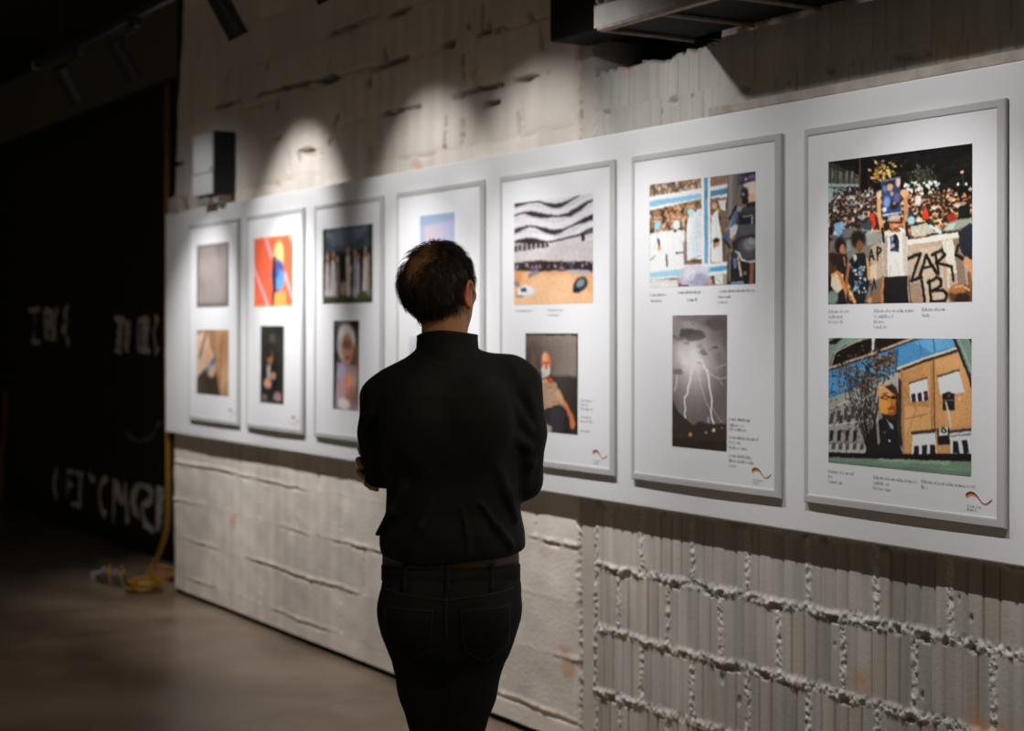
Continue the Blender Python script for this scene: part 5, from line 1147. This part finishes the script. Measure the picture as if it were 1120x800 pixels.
def build_body():
    zs = np.concatenate([np.arange(-.01, 1.14, .0095), np.arange(1.14, 1.33, .0038), np.arange(1.33, 1.50, .008), np.arange(1.50, 1.80, .0034)])
    xs = np.arange(-.27, .27, .0042); ys = np.arange(-.19, .30, .0042)
    f = Field(xs, ys, zs)
    # trunk
    f.loft([(.88, .120, .080, 0, -.005), (.93, .142, .094, 0, -.010), (1.0, .143, .094, 0, 0), (1.08, .130, .088, 0, .005), (1.2, .140, .098, 0, .0), (1.33, .158, .105, 0, -.01), (1.42, .145, .088, 0, -.012), (1.475, .10, .065, 0, -.005), (1.50, .07, .055, 0, 0)], .03)
    for s in (1, -1):
        f.cap((s * .05, -.01, 1.44), SHO[s], .045, .052, .03)
        f.chain([SHO[s], ELB[s], WRI[s]], [.046, .036, .027], .02)
        f.chain([HIP[s], KNE[s], ANK[s]], [.068, .040, .034], .02)
        f.ell((KNE[s][0] * .7 + ANK[s][0] * .3, KNE[s][1] * .7 + ANK[s][1] * .3 - .008, .37), (.036, .037, .09), .02)
        f.cap((ANK[s][0], ANK[s][1] - .02, .05), (ANK[s][0] + s * .02, ANK[s][1] + .15, .035), .033, .028, .02)
    fingers_right(f); fingers_left(f)
    # neck and head
    f.cap((-.004, -.002, 1.47), (-.010, .008, 1.62), .058, .054, .025)
    f.cap(hd(.045, .03, -.05), (.012, .045, 1.475), .018, .016, .02); f.cap(hd(-.045, .03, -.05), (-.016, .045, 1.475), .018, .016, .02)
    f.ell(hd(0, -.010, .012), (.0755, .0935, .083), .02, R=HR)
    f.ell(hd(0, -.045, -.01), (.066, .055, .068), .03, R=HR)
    f.ell(hd(0, .035, -.04), (.062, .060, .072), .03, R=HR)
    f.ell(hd(0, .030, -.075), (.054, .052, .040), .025, R=HR)      # jaw
    f.ell(hd(0, .072, -.103), (.024, .022, .018), .025, R=HR)      # chin
    f.cap(hd(-.035, .082, .012), hd(.035, .082, .012), .012, .012, .018)   # brow
    for s in (1, -1):
        f.ell(hd(s * .031, .098, -.008), (.017, .015, .011), .008, 's', R=HR)
        f.ell(hd(s * .031, .083, -.008), (.0125, .0125, .0125), .003, R=HR)
        f.ell(hd(s * .047, .062, -.03), (.018, .020, .016), .02, R=HR)       # cheekbone
        # ear: bowl, rim and lobe
        eR = HR @ np.array([[math.cos(s * -.35), -math.sin(s * -.35), 0], [math.sin(s * -.35), math.cos(s * -.35), 0], [0, 0, 1]])
        f.ell(hd(s * .079, -.004, -.030), (.0085, .0175, .030), .006, R=eR)
        f.ell(hd(s * .0855, -.008, -.026), (.005, .011, .020), .004, 's', R=eR)
        rim = [hd(s * (.083 + .006 * (1 if math.sin(t) > -.2 else .3)), -.006 - .0165 * math.cos(t) - .002, -.027 + .029 * math.sin(t)) for t in np.linspace(-1.9, 2.6, 12)]
        f.chain(rim, [.0042] * 12, .004)
        f.ell(hd(s * .080, .002, -.058), (.006, .008, .009), .006, R=eR)
    f.chain([hd(0, .088, .008), hd(0, .097, -.016), hd(0, .1025, -.033)], [.0085, .010, .0115], .012)
    f.ell(hd(.011, .094, -.037), (.0085, .010, .008), .006, R=HR); f.ell(hd(-.011, .094, -.037), (.0085, .010, .008), .006, R=HR)
    f.cap(hd(-.018, .093, -.063), hd(.018, .093, -.063), .0062, .0062, .008); f.cap(hd(-.016, .091, -.074), hd(.016, .091, -.074), .0072, .0072, .008)
    f.cap(hd(-.021, .0985, -.0685), hd(.021, .0985, -.0685), .0022, .0022, .002, 's')
    P, F = surface_nets(f.V, *f.ax); P = relax(P, F, 2)
    # colours
    C = np.tile(np.array((.47, .23, .12)), (len(P), 1)); q = head_local(P)
    n = snoise(P[:, 0], P[:, 1], P[:, 2], 45, 3)[:, None]; C *= 1 + .06 * n
    isH = P[:, 2] > 1.53
    lip = isH & (np.abs(q[:, 0]) < .024) & (q[:, 1] > .085) & (np.abs(q[:, 2] + .0685) < .009); C[lip] = (.38, .14, .10)
    for s in (1, -1):
        e = np.hypot(q[:, 0] - s * .031, q[:, 2] + .008); ey = isH & (e < .0105) & (q[:, 1] > .088); C[ey] = (.7, .68, .64); C[ey & (e < .0055)] = (.05, .03, .02)
        br = isH & (np.abs(q[:, 2] - .014 - .15 * (np.abs(q[:, 0]) - .03) * -1) < .005) & (np.abs(q[:, 0] - s * .032) < .02) & (q[:, 1] > .06); C[br] = (.05, .03, .02)
    ears = isH & (np.abs(q[:, 0]) > .076) & (q[:, 2] < .01) & (q[:, 2] > -.07); C[ears] = C[ears] * np.array((1.2, .85, .8))
    # cropped stubble shadow of the jaw and the thin hair over the crown
    st = isH & (q[:, 2] < -.045) & (q[:, 1] > .01) & (q[:, 2] > -.12); C[st & ~lip] *= np.array((.72, .72, .74))
    scalp = isH & (q[:, 2] > .0) & (q[:, 1] < .03); C[scalp] = C[scalp] * np.clip(1 - .5 * np.clip((q[:, 2]) / .02, 0, 1), .4, 1)[scalp][:, None]
    return P, F, C

def hair_mask(q, P):
    """how much hair grows here (1 full, 0 none); q head frame"""
    w = snoise(P[:, 0], P[:, 1], P[:, 2], 60, 6) * .010 + snoise(P[:, 0], P[:, 1], P[:, 2], 150, 9) * .004
    crown = np.sqrt((q[:, 0] + .020) ** 2 + (q[:, 1] + .066) ** 2 + ((q[:, 2] - .062) * 1.0) ** 2)        # bald patch on the crown
    m = np.clip((crown + w * 1.6 - .044) / .040, 0, 1)
    nape = -.083 + .012 * np.abs(q[:, 0]) / .05
    m *= np.clip((q[:, 2] + w - nape) / .008, 0, 1)
    front = .045 + .25 * np.maximum(0, .05 - q[:, 2])                                             # receding forehead line
    m *= np.clip((front - q[:, 1] + w) / .01, 0, 1)
    side = np.where((np.abs(q[:, 0]) > .045) & (q[:, 2] < .0), np.clip((-.022 - q[:, 1] + w * .5) / .006, 0, 1), 1)   # behind the ears
    burn = (np.abs(q[:, 0]) > .05) & (q[:, 2] < -.0) & (q[:, 2] > -.035) & (q[:, 1] > .006) & (q[:, 1] < .026)
    m *= np.maximum(side, burn * .8)
    return m

def build_hair():
    xs = np.arange(-.135, .10, .0030); ys = np.arange(-.12, .14, .0030); zs = np.arange(1.57, 1.80, .0030)
    f = Field(xs, ys, zs)
    f.ell(hd(0, -.010, .012), (.0755, .0935, .083), .02, R=HR); f.ell(hd(0, -.045, -.01), (.066, .055, .068), .03, R=HR); f.ell(hd(0, .035, -.04), (.062, .060, .072), .03, R=HR)
    f.cap((-.004, -.002, 1.47), (-.010, .008, 1.62), .058, .054, .025)
    P, F = surface_nets(f.V, xs, ys, zs); P = relax(P, F, 2)
    ok = P[:, 2] > 1.575
    N = np.zeros_like(P)
    a = P[F[:, 1]] - P[F[:, 0]]; b = P[F[:, 3]] - P[F[:, 0]]; fn = np.cross(a, b)
    for k in range(4): np.add.at(N, F[:, k], fn)
    N /= np.linalg.norm(N, axis=1)[:, None] + 1e-9
    if ((P - HC) * N).sum() < 0: N = -N
    q = head_local(P); m = hair_mask(q, P) * ok
    clump = snoise(P[:, 0], P[:, 1], P[:, 2] * .6, 130, 4) * .0016 + snoise(P[:, 0], P[:, 1], P[:, 2], 260, 5) * .0016
    thick = (.0035 + .0035 * np.clip((.06 - q[:, 2]) / .05, 0, 1) * np.clip((q[:, 2] + .09) / .03, 0, 1) + clump)
    keep = (m > .62)[F].all(1)
    P2 = P + N * (thick * np.clip(m, 0, 1) + .0004)[:, None]
    Fk = F[keep]; used = np.unique(Fk); mp = np.full(len(P), -1); mp[used] = np.arange(len(used))
    return P2[used], mp[Fk], (P, N, q, m)

def build_strands(P, N, q, m):
    rs = np.random.RandomState(12)
    pr = np.clip(m, 0, 1) ** 1.6; pr[m < .12] = 0; pick = rs.choice(len(m), 6500, p=pr / pr.sum())
    edge = np.nonzero((m > .05) & (m < .6))[0]; pick = np.concatenate([pick, rs.choice(edge, 450)])
    thin = np.nonzero((q[:, 2] > .06) & (m <= .05) & (q[:, 1] < .05))[0]; pick = np.concatenate([pick, rs.choice(thin, 160)])
    V, F = [], []
    for i in pick:
        n = N[i]; p = P[i] + n * .002
        # growth direction: from the crown outwards and down, with curl
        d = q[i] - np.array((.0, -.055, .085)); d = np.array((d[0] * cY + d[1] * sY, -d[0] * sY + d[1] * cY, d[2])); d -= n * (d @ n); d /= np.linalg.norm(d) + 1e-6
        side = np.cross(n, d); L = rs.uniform(.011, .030); ph = rs.uniform(0, 6.28); lift = rs.uniform(.3, 1.1); tw = rs.normal() * .45
        base = len(V); K = 4
        for k in range(K + 1):
            t = k / K
            c = p + d * (L * t) + n * (L * lift * t * (1 - .65 * t)) + side * (L * (tw * t + .22 * math.sin(ph + 4.2 * t)))
            r = .0008 * (1 - .85 * t)
            u = side; v = n
            for a in (0, 2.094, 4.189): V.append(c + (u * math.cos(a) + v * math.sin(a)) * r)
        for k in range(K):
            for a in range(3): F.append((base + 3 * k + a, base + 3 * k + (a + 1) % 3, base + 3 * k + 3 + (a + 1) % 3, base + 3 * k + 3 + a))
    return np.array(V), np.array(F)

TORSO = [(1.000, .167, .117, .006, -.004), (1.022, .170, .120, .006, -.004), (1.050, .177, .126, .008, -.004), (1.085, .178, .128, .006, -.002), (1.13, .166, .122, .010, .0), (1.20, .164, .122, .010, -.002), (1.28, .170, .128, .006, -.008), (1.36, .176, .130, .003, -.014), (1.42, .168, .116, .0, -.014), (1.455, .148, .096, .002, -.010), (1.485, .122, .080, .003, -.004), (1.508, .088, .069, .0, .002), (1.525, .070, .064, -.002, .006)]
def build_shirt():
    xs = np.arange(-.265, .285, .0046); ys = np.arange(-.20, .31, .0046); zs = np.arange(.995, 1.545, .0046)
    f = Field(xs, ys, zs)
    f.loft(TORSO, .03, 2.15)
    for s in (1, -1):
        f.cap((s * .048, -.008, 1.468 + s * .003), (SHO[s][0] * .84, SHO[s][1], SHO[s][2] + .022), .047, .058, .03)
        e = ELB[s]
        f.chain([SHO[s], ((SHO[s][0] + e[0]) / 2 + (.010 if s > 0 else -.003), (SHO[s][1] + e[1]) / 2 - .004, (SHO[s][2] + e[2]) / 2), e], [.062, .055, .047], .02)
        w = WRI[s]; m = np.array(e) * .12 + np.array(w) * .88
        f.chain([e, (np.array(e) + m) / 2 + np.array((0, .012, 0)), m], [.046, .044, .037], .018)
    # shoulder blades and the dip of the spine
    for s in (1, -1): f.ell((s * .085, -.105, 1.36), (.06, .03, .085), .05)
    # folds
    R_ = lambda pts, r, k=.014: f.chain(pts, r, k)
    R_([(.122, -.092, 1.432), (.158, -.082, 1.385), (.192, -.050, 1.338), (.218, -.022, 1.312)], [.010, .013, .012, .008])
    R_([(.135, -.065, 1.345), (.165, -.068, 1.315), (.198, -.046, 1.290)], [.008, .012, .008])
    R_([(.165, -.055, 1.47), (.192, -.052, 1.41), (.214, -.034, 1.345)], [.006, .010, .007])
    R_([(.205, -.022, 1.30), (.200, -.026, 1.25), (.188, -.012, 1.195)], [.008, .012, .008])
    R_([(.12, -.098, 1.25), (.145, -.085, 1.185), (.165, -.06, 1.12)], [.006, .011, .008])
    R_([(.085, -.115, 1.16), (.12, -.105, 1.11), (.155, -.085, 1.06)], [.004, .008, .007])
    R_([(-.14, -.075, 1.43), (-.175, -.062, 1.37), (-.205, -.03, 1.31)], [.006, .010, .007])
    R_([(-.10, -.105, 1.20), (-.13, -.095, 1.14), (-.165, -.065, 1.085)], [.005, .011, .010])
    R_([(-.03, -.122, 1.17), (-.06, -.125, 1.11), (-.08, -.12, 1.055)], [.003, .006, .006])
    R_([(.04, -.125, 1.15), (.05, -.128, 1.09), (.055, -.122, 1.045)], [.003, .005, .005])
    X, Y, Z = xs[:, None, None], ys[None, :, None], zs[None, None, :]
    wr = snoise(X, Y, Z * .55, 26, 11) * .0032 + snoise(X * 1.2, Y, Z * .8 + X * .5, 60, 13) * .0013
    f.V = f.V + wr
    hem = 1.019 + .19 * np.maximum(0, X - .045) + .10 * np.maximum(0, -X - .08) + .004 * np.sin(X * 30)            # slanted, uneven hem
    f.V = np.maximum(f.V, hem - Z)
    # opened at the neck
    nk = np.sqrt(((X + .002) / .062) ** 2 + ((Y - .006) / .058) ** 2) - 1
    f.V = np.where(Z > 1.50, np.maximum(f.V, -nk * .06), f.V)
    P, F = surface_nets(f.V, xs, ys, zs); return relax(P, F, 2), F

def leg_field():
    xs = np.arange(-.235, .245, .0055); ys = np.arange(-.20, .20, .0055); zs = np.arange(.02, 1.045, .0055)
    f = Field(xs, ys, zs)
    f.loft([(.79, .135, .098, .004, -.002), (.84, .155, .110, .004, -.010), (.90, .163, .122, .011, -.012), (.95, .164, .122, .013, -.008), (.99, .160, .112, .008, -.002), (1.03, .156, .106, .007, .002)], .02, 2.3)
    for s in (1, -1):
        f.ell((s * .078 + .004, -.055, .895), (.080, .078, .085), .035)
        h, k, a = HIP[s], KNE[s], ANK[s]
        top = (h[0] + s * .004 + .004, h[1], h[2]); mid = (h[0] * .44 + k[0] * .48 + s * .004, (h[1] + k[1]) / 2 + .004, .70)
        f.chain([top, mid, k, (k[0] * .5 + a[0] * .5 + s * .003, (k[1] + a[1]) / 2 - .012, .30), (a[0], a[1], .075)], [.086, .066, .049, .053, .052], .02)
    X, Y, Z = xs[:, None, None], ys[None, :, None], zs[None, None, :]
    kn = np.exp(-((Z - .50) / .10) ** 2); an = np.exp(-((Z - .09) / .09) ** 2)
    f.V = f.V + snoise(X, Y, Z * 1.2, 22, 15) * .003 + (kn + an) * snoise(X * .3, Y * .3, Z, 70, 16) * .0035 + snoise(X, Y, Z, 60, 17) * .0012
    f.V = np.maximum(f.V, .052 - Z)
    return f
def trilerp(f, p):
    i = []; t = []
    for a, c in zip(f.ax, p):
        k = int(np.clip(np.searchsorted(a, c) - 1, 0, len(a) - 2)); i.append(k); t.append((c - a[k]) / (a[k + 1] - a[k]))
    v = 0
    for a in (0, 1):
        for b in (0, 1):
            for c in (0, 1): v += f.V[i[0] + a, i[1] + b, i[2] + c] * (t[0] if a else 1 - t[0]) * (t[1] if b else 1 - t[1]) * (t[2] if c else 1 - t[2])
    return v
def back_surf(f, x, z):
    """y of the trousers' surface seen from behind"""
    y = -.19; prev = trilerp(f, (x, y, z))
    while y < .12:
        y2 = y + .004; v = trilerp(f, (x, y2, z))
        if v < 0: return y + .004 * prev / (prev - v)
        prev = v; y = y2
    return .0
def around(f, z, ang):
    """point on the trousers' surface at height z in direction ang from the middle"""
    dx, dy = math.cos(ang), math.sin(ang); r = .24; prev = None
    while r > .02:
        p = (.006 + dx * r, -.004 + dy * r, z)
        if abs(p[0]) < .23 and abs(p[1]) < .19:
            v = trilerp(f, p)
            if v < 0: return p
        r -= .002
    return (.006, 0, z)

def build_man():
    man = empty('person', (-3.407, -1.375, 0), (0, 0, PI / 2 - TH), label='balding man in black shirt and black jeans standing with arms crossed, back to the camera', cat='person')
    P, F, C = build_body()
    body = pydata('body', P, F, M['skin'], man, True, C)
    P, F, info = build_hair()
    hair = pydata('hair', P, F, M['hair'], man, True)
    V, F = build_strands(*info)
    pydata('loose_strands', V, F, M['hair'], hair)['kind'] = 'stuff'
    P, F = build_shirt()
    shirt = pydata('shirt', P, F, M['shirt'], man, True)
    # stand collar
    V, Fc = [], []; n = 48
    prof = [(.000, -.030, .012), (.0015, -.006, .006), (.0, .010, .001), (.0005, .030, -.001), (.0, .0385, .0), (-.004, .039, 0), (-.006, .030, 0), (-.008, .0, .0), (-.008, -.03, 0)]
    for dr, dz, fl in prof:
        for k in range(n):
            a = 2 * PI * k / n; rx, ry = .0745 + dr + fl, .070 + dr + fl
            slope = .012 * -math.sin(a)                                   # higher at the back of the neck
            V.append((-.001 + rx * math.cos(a), .004 + ry * math.sin(a), 1.517 + dz + slope * (dz + .03) / .07 + .0015 * math.sin(3 * a + 1)))
    for q in range(len(prof) - 1):
        for k in range(n): Fc.append((q * n + k, q * n + (k + 1) % n, (q + 1) * n + (k + 1) % n, (q + 1) * n + k))
    pydata('collar', V, Fc, M['shirt'], shirt, True)
    for s, nm in ((1, 'cuff'), (-1, 'cuff')):
        e, w_ = Vector(ELB[s]), Vector(WRI[s]); d = (w_ - e).normalized(); c = e.lerp(w_, .90)
        V, Fq = tube_data([c - d * .028, c - d * .025, c + d * .024, c + d * .026], [.037, .0395, .0385, .034], 24); pydata(nm, V, Fq, M['shirt'], shirt, True)
    # trousers
    f = leg_field()
    P, F = surface_nets(f.V, *f.ax); P = relax(P, F, 2)
    tr = pydata('jeans', P, F, M['denim'], man, True)
    def band(z0, z1, off, m, name, parent, nseg=72, tilt=0.0):
        V, Fb = [], []
        for k in range(nseg):
            a = 2 * PI * k / nseg
            zz = [z0, z0, z1, z1]
            p0 = around(f, min((z0 + z1) / 2, 1.02), a)
            dx, dy = math.cos(a), math.sin(a)
            for z, o in ((z0, -.004), (z0, off), (z1, off), (z1, -.004)): V.append((p0[0] + dx * o, p0[1] + dy * o, z + tilt * p0[0]))
        for k in range(nseg):
            for j in range(3): Fb.append((4 * k + j, 4 * k + j + 1, 4 * ((k + 1) % nseg) + j + 1, 4 * ((k + 1) % nseg) + j))
        o = pydata(name, V, Fb, m, parent, True); o.modifiers.new('edge', 'BEVEL').width = .001
        return o
    band(.968, 1.004, .0035, M['denim'], 'waistband', tr)
    def strip(name, pts, wd, off, m, parent):
        V, Fb = [], []
        Q = []
        for i in range(len(pts) - 1):
            L = math.dist(pts[i], pts[i + 1]); nn = max(2, int(L / .006))
            Q += [(pts[i][0] + (pts[i + 1][0] - pts[i][0]) * t / nn, pts[i][1] + (pts[i + 1][1] - pts[i][1]) * t / nn) for t in range(nn)]
        Q.append(pts[-1])
        for i, (x, z) in enumerate(Q):
            a = Q[max(i - 1, 0)]; b = Q[min(i + 1, len(Q) - 1)]; l = math.dist(a, b) or 1; sx, sz = -(b[1] - a[1]) / l * wd / 2, (b[0] - a[0]) / l * wd / 2
            for sg in (-1, 1):
                xx, zz = x + sg * sx, z + sg * sz; V.append((xx, back_surf(f, xx, min(zz, 1.02)) - off, zz))
        for i in range(len(Q) - 1): Fb.append((2 * i, 2 * i + 1, 2 * i + 3, 2 * i + 2))
        o = pydata(name, V, Fb, m, parent, True); md = o.modifiers.new('thickness', 'SOLIDIFY'); md.thickness = .0012; md.offset = 0
        return o
    # back pockets
    for s in (1, -1):
        cx = .094 if s > 0 else -.088
        q = [(cx - s * .062, .920), (cx + s * .060, .928), (cx + s * .056, .822), (cx + s * .0, .780), (cx - s * .052, .814)]
        V, Fb = [], []; nu, nv = 18, 20
        for j in range(nv + 1):
            v = j / nv
            for i in range(nu + 1):
                u = i / nu; wtop = (q[0][0] + (q[1][0] - q[0][0]) * u, q[0][1] + (q[1][1] - q[0][1]) * u)
                lowz = (.814 + (.822 - .814) * u) - .034 * (1 - abs(2 * u - 1)); lowx = q[4][0] + (q[2][0] - q[4][0]) * u
                x = wtop[0] + (lowx - wtop[0]) * v; z = wtop[1] + (lowz - wtop[1]) * v
                e = min(u, 1 - u, 1 - v) * 10; V.append((x, back_surf(f, x, z) - .0010 - .0028 * min(1, e) - (.0012 if v < .05 else 0), z))
        for j in range(nv):
            for i in range(nu): a = j * (nu + 1) + i; Fb.append((a, a + 1, a + nu + 2, a + nu + 1))
        pk = pydata('back_pocket', V, Fb, M['denim'], tr, True); md = pk.modifiers.new('thickness', 'SOLIDIFY'); md.thickness = .0015
        inn = [(cx - s * .058, .914), (cx - s * .049, .817), (cx, .786), (cx + s * .052, .825), (cx + s * .056, .922)]
        strip('pocket_stitching', inn, .0016, .0050, M['stitch'], pk)
        strip('pocket_stitching', [(cx - s * .060, .9145), (cx + s * .058, .9225)], .0020, .0052, M['stitch'], pk)
    strip('seam', [(.003, .968), (.002, .92), (.001, .85)], .0035, .0015, M['stitch'], tr)
    strip('seam', [(-.15, .958), (-.07, .948), (.003, .938), (.08, .948), (.16, .958)], .0024, .0015, M['stitch'], tr)
    for x in (-.098, .004, .108):
        strip('belt_loop', [(x, .960), (x + .001, .985), (x, 1.019)], .010, .0085, M['denim'], tr)
    # belt, showing under the lifted hem on his right
    V, Fb = [], []; n = 72
    for k in range(n):
        a = 2 * PI * k / n; p0 = around(f, 1.015, a); dx, dy = math.cos(a), math.sin(a)
        for z, o in ((1.0065, -.004), (1.0065, .003), (1.0370, .003), (1.0370, -.004)): V.append((p0[0] + dx * o, p0[1] + dy * o, z))
    for k in range(n):
        for j in range(4): Fb.append((4 * k + j, 4 * k + (j + 1) % 4, 4 * ((k + 1) % n) + (j + 1) % 4, 4 * ((k + 1) % n) + j))
    bl = pydata('belt', V, Fb, M['belt'], man, True); bl['label'] = 'brown leather belt'
    # shoes
    for s in (1, -1):
        a = np.array(ANK[s]); d = np.array((s * .13, .99, 0)); d /= np.linalg.norm(d); sd = np.array((d[1], -d[0], 0))
        R = np.stack([sd, d, np.array((0, 0, 1.0))], -1)
        g = Field(np.arange(a[0] - .09, a[0] + .10, .005), np.arange(a[1] - .11, a[1] + .25, .005), np.arange(-.002, .14, .005))
        pt = lambda y, z, x=0: tuple(a * np.array((1, 1, 0)) + d * y + sd * x + np.array((0, 0, z)))
        g.ell(pt(-.025, .045), (.040, .055, .050), .03, R=R); g.ell(pt(.06, .042), (.043, .085, .042), .03, R=R); g.ell(pt(.145, .033), (.044, .065, .030), .03, R=R); g.cap(pt(-.01, .05), pt(-.012, .105), .042, .043, .02)
        Zg = g.ax[2][None, None, :]; g.V = np.maximum(np.maximum(g.V, .016 - Zg), Zg - .118)
        P, F = surface_nets(g.V, *g.ax); sh = pydata('shoe', relax(P, F, 2), F, M['shoe'], man, True)
        V, Fb = [], []; n = 40
        for z, o in ((0, -.001), (.002, .0015), (.015, .002), (.0175, -.002)):
            for k in range(n):
                t = 2 * PI * k / n; y = .062 + .142 * math.sin(t); wd = .044 + .006 * math.sin(t) - .010 * (abs(math.sin(t)) ** 6); V.append(pt(y + o * math.sin(t), z, (wd + o) * math.cos(t)))
        Fb.append(tuple(range(n - 1, -1, -1)))
        for q in range(3):
            for k in range(n): Fb.append((q * n + k, q * n + (k + 1) % n, (q + 1) * n + (k + 1) % n, (q + 1) * n + k))
        Fb.append(tuple(3 * n + k for k in range(n)))
        pydata('sole', V, Fb, M['sole'], sh)
        lc = []
        for k in range(4): lc.append(tube_data([pt(.055 + k * .018, .083 - k * .008, -.022), pt(.060 + k * .018, .087 - k * .008, 0), pt(.055 + k * .018, .083 - k * .008, .022)], .0025, 6))
        vv, ff = join_data(lc); pydata('laces', vv, ff, M['sole'], sh)
build_man()
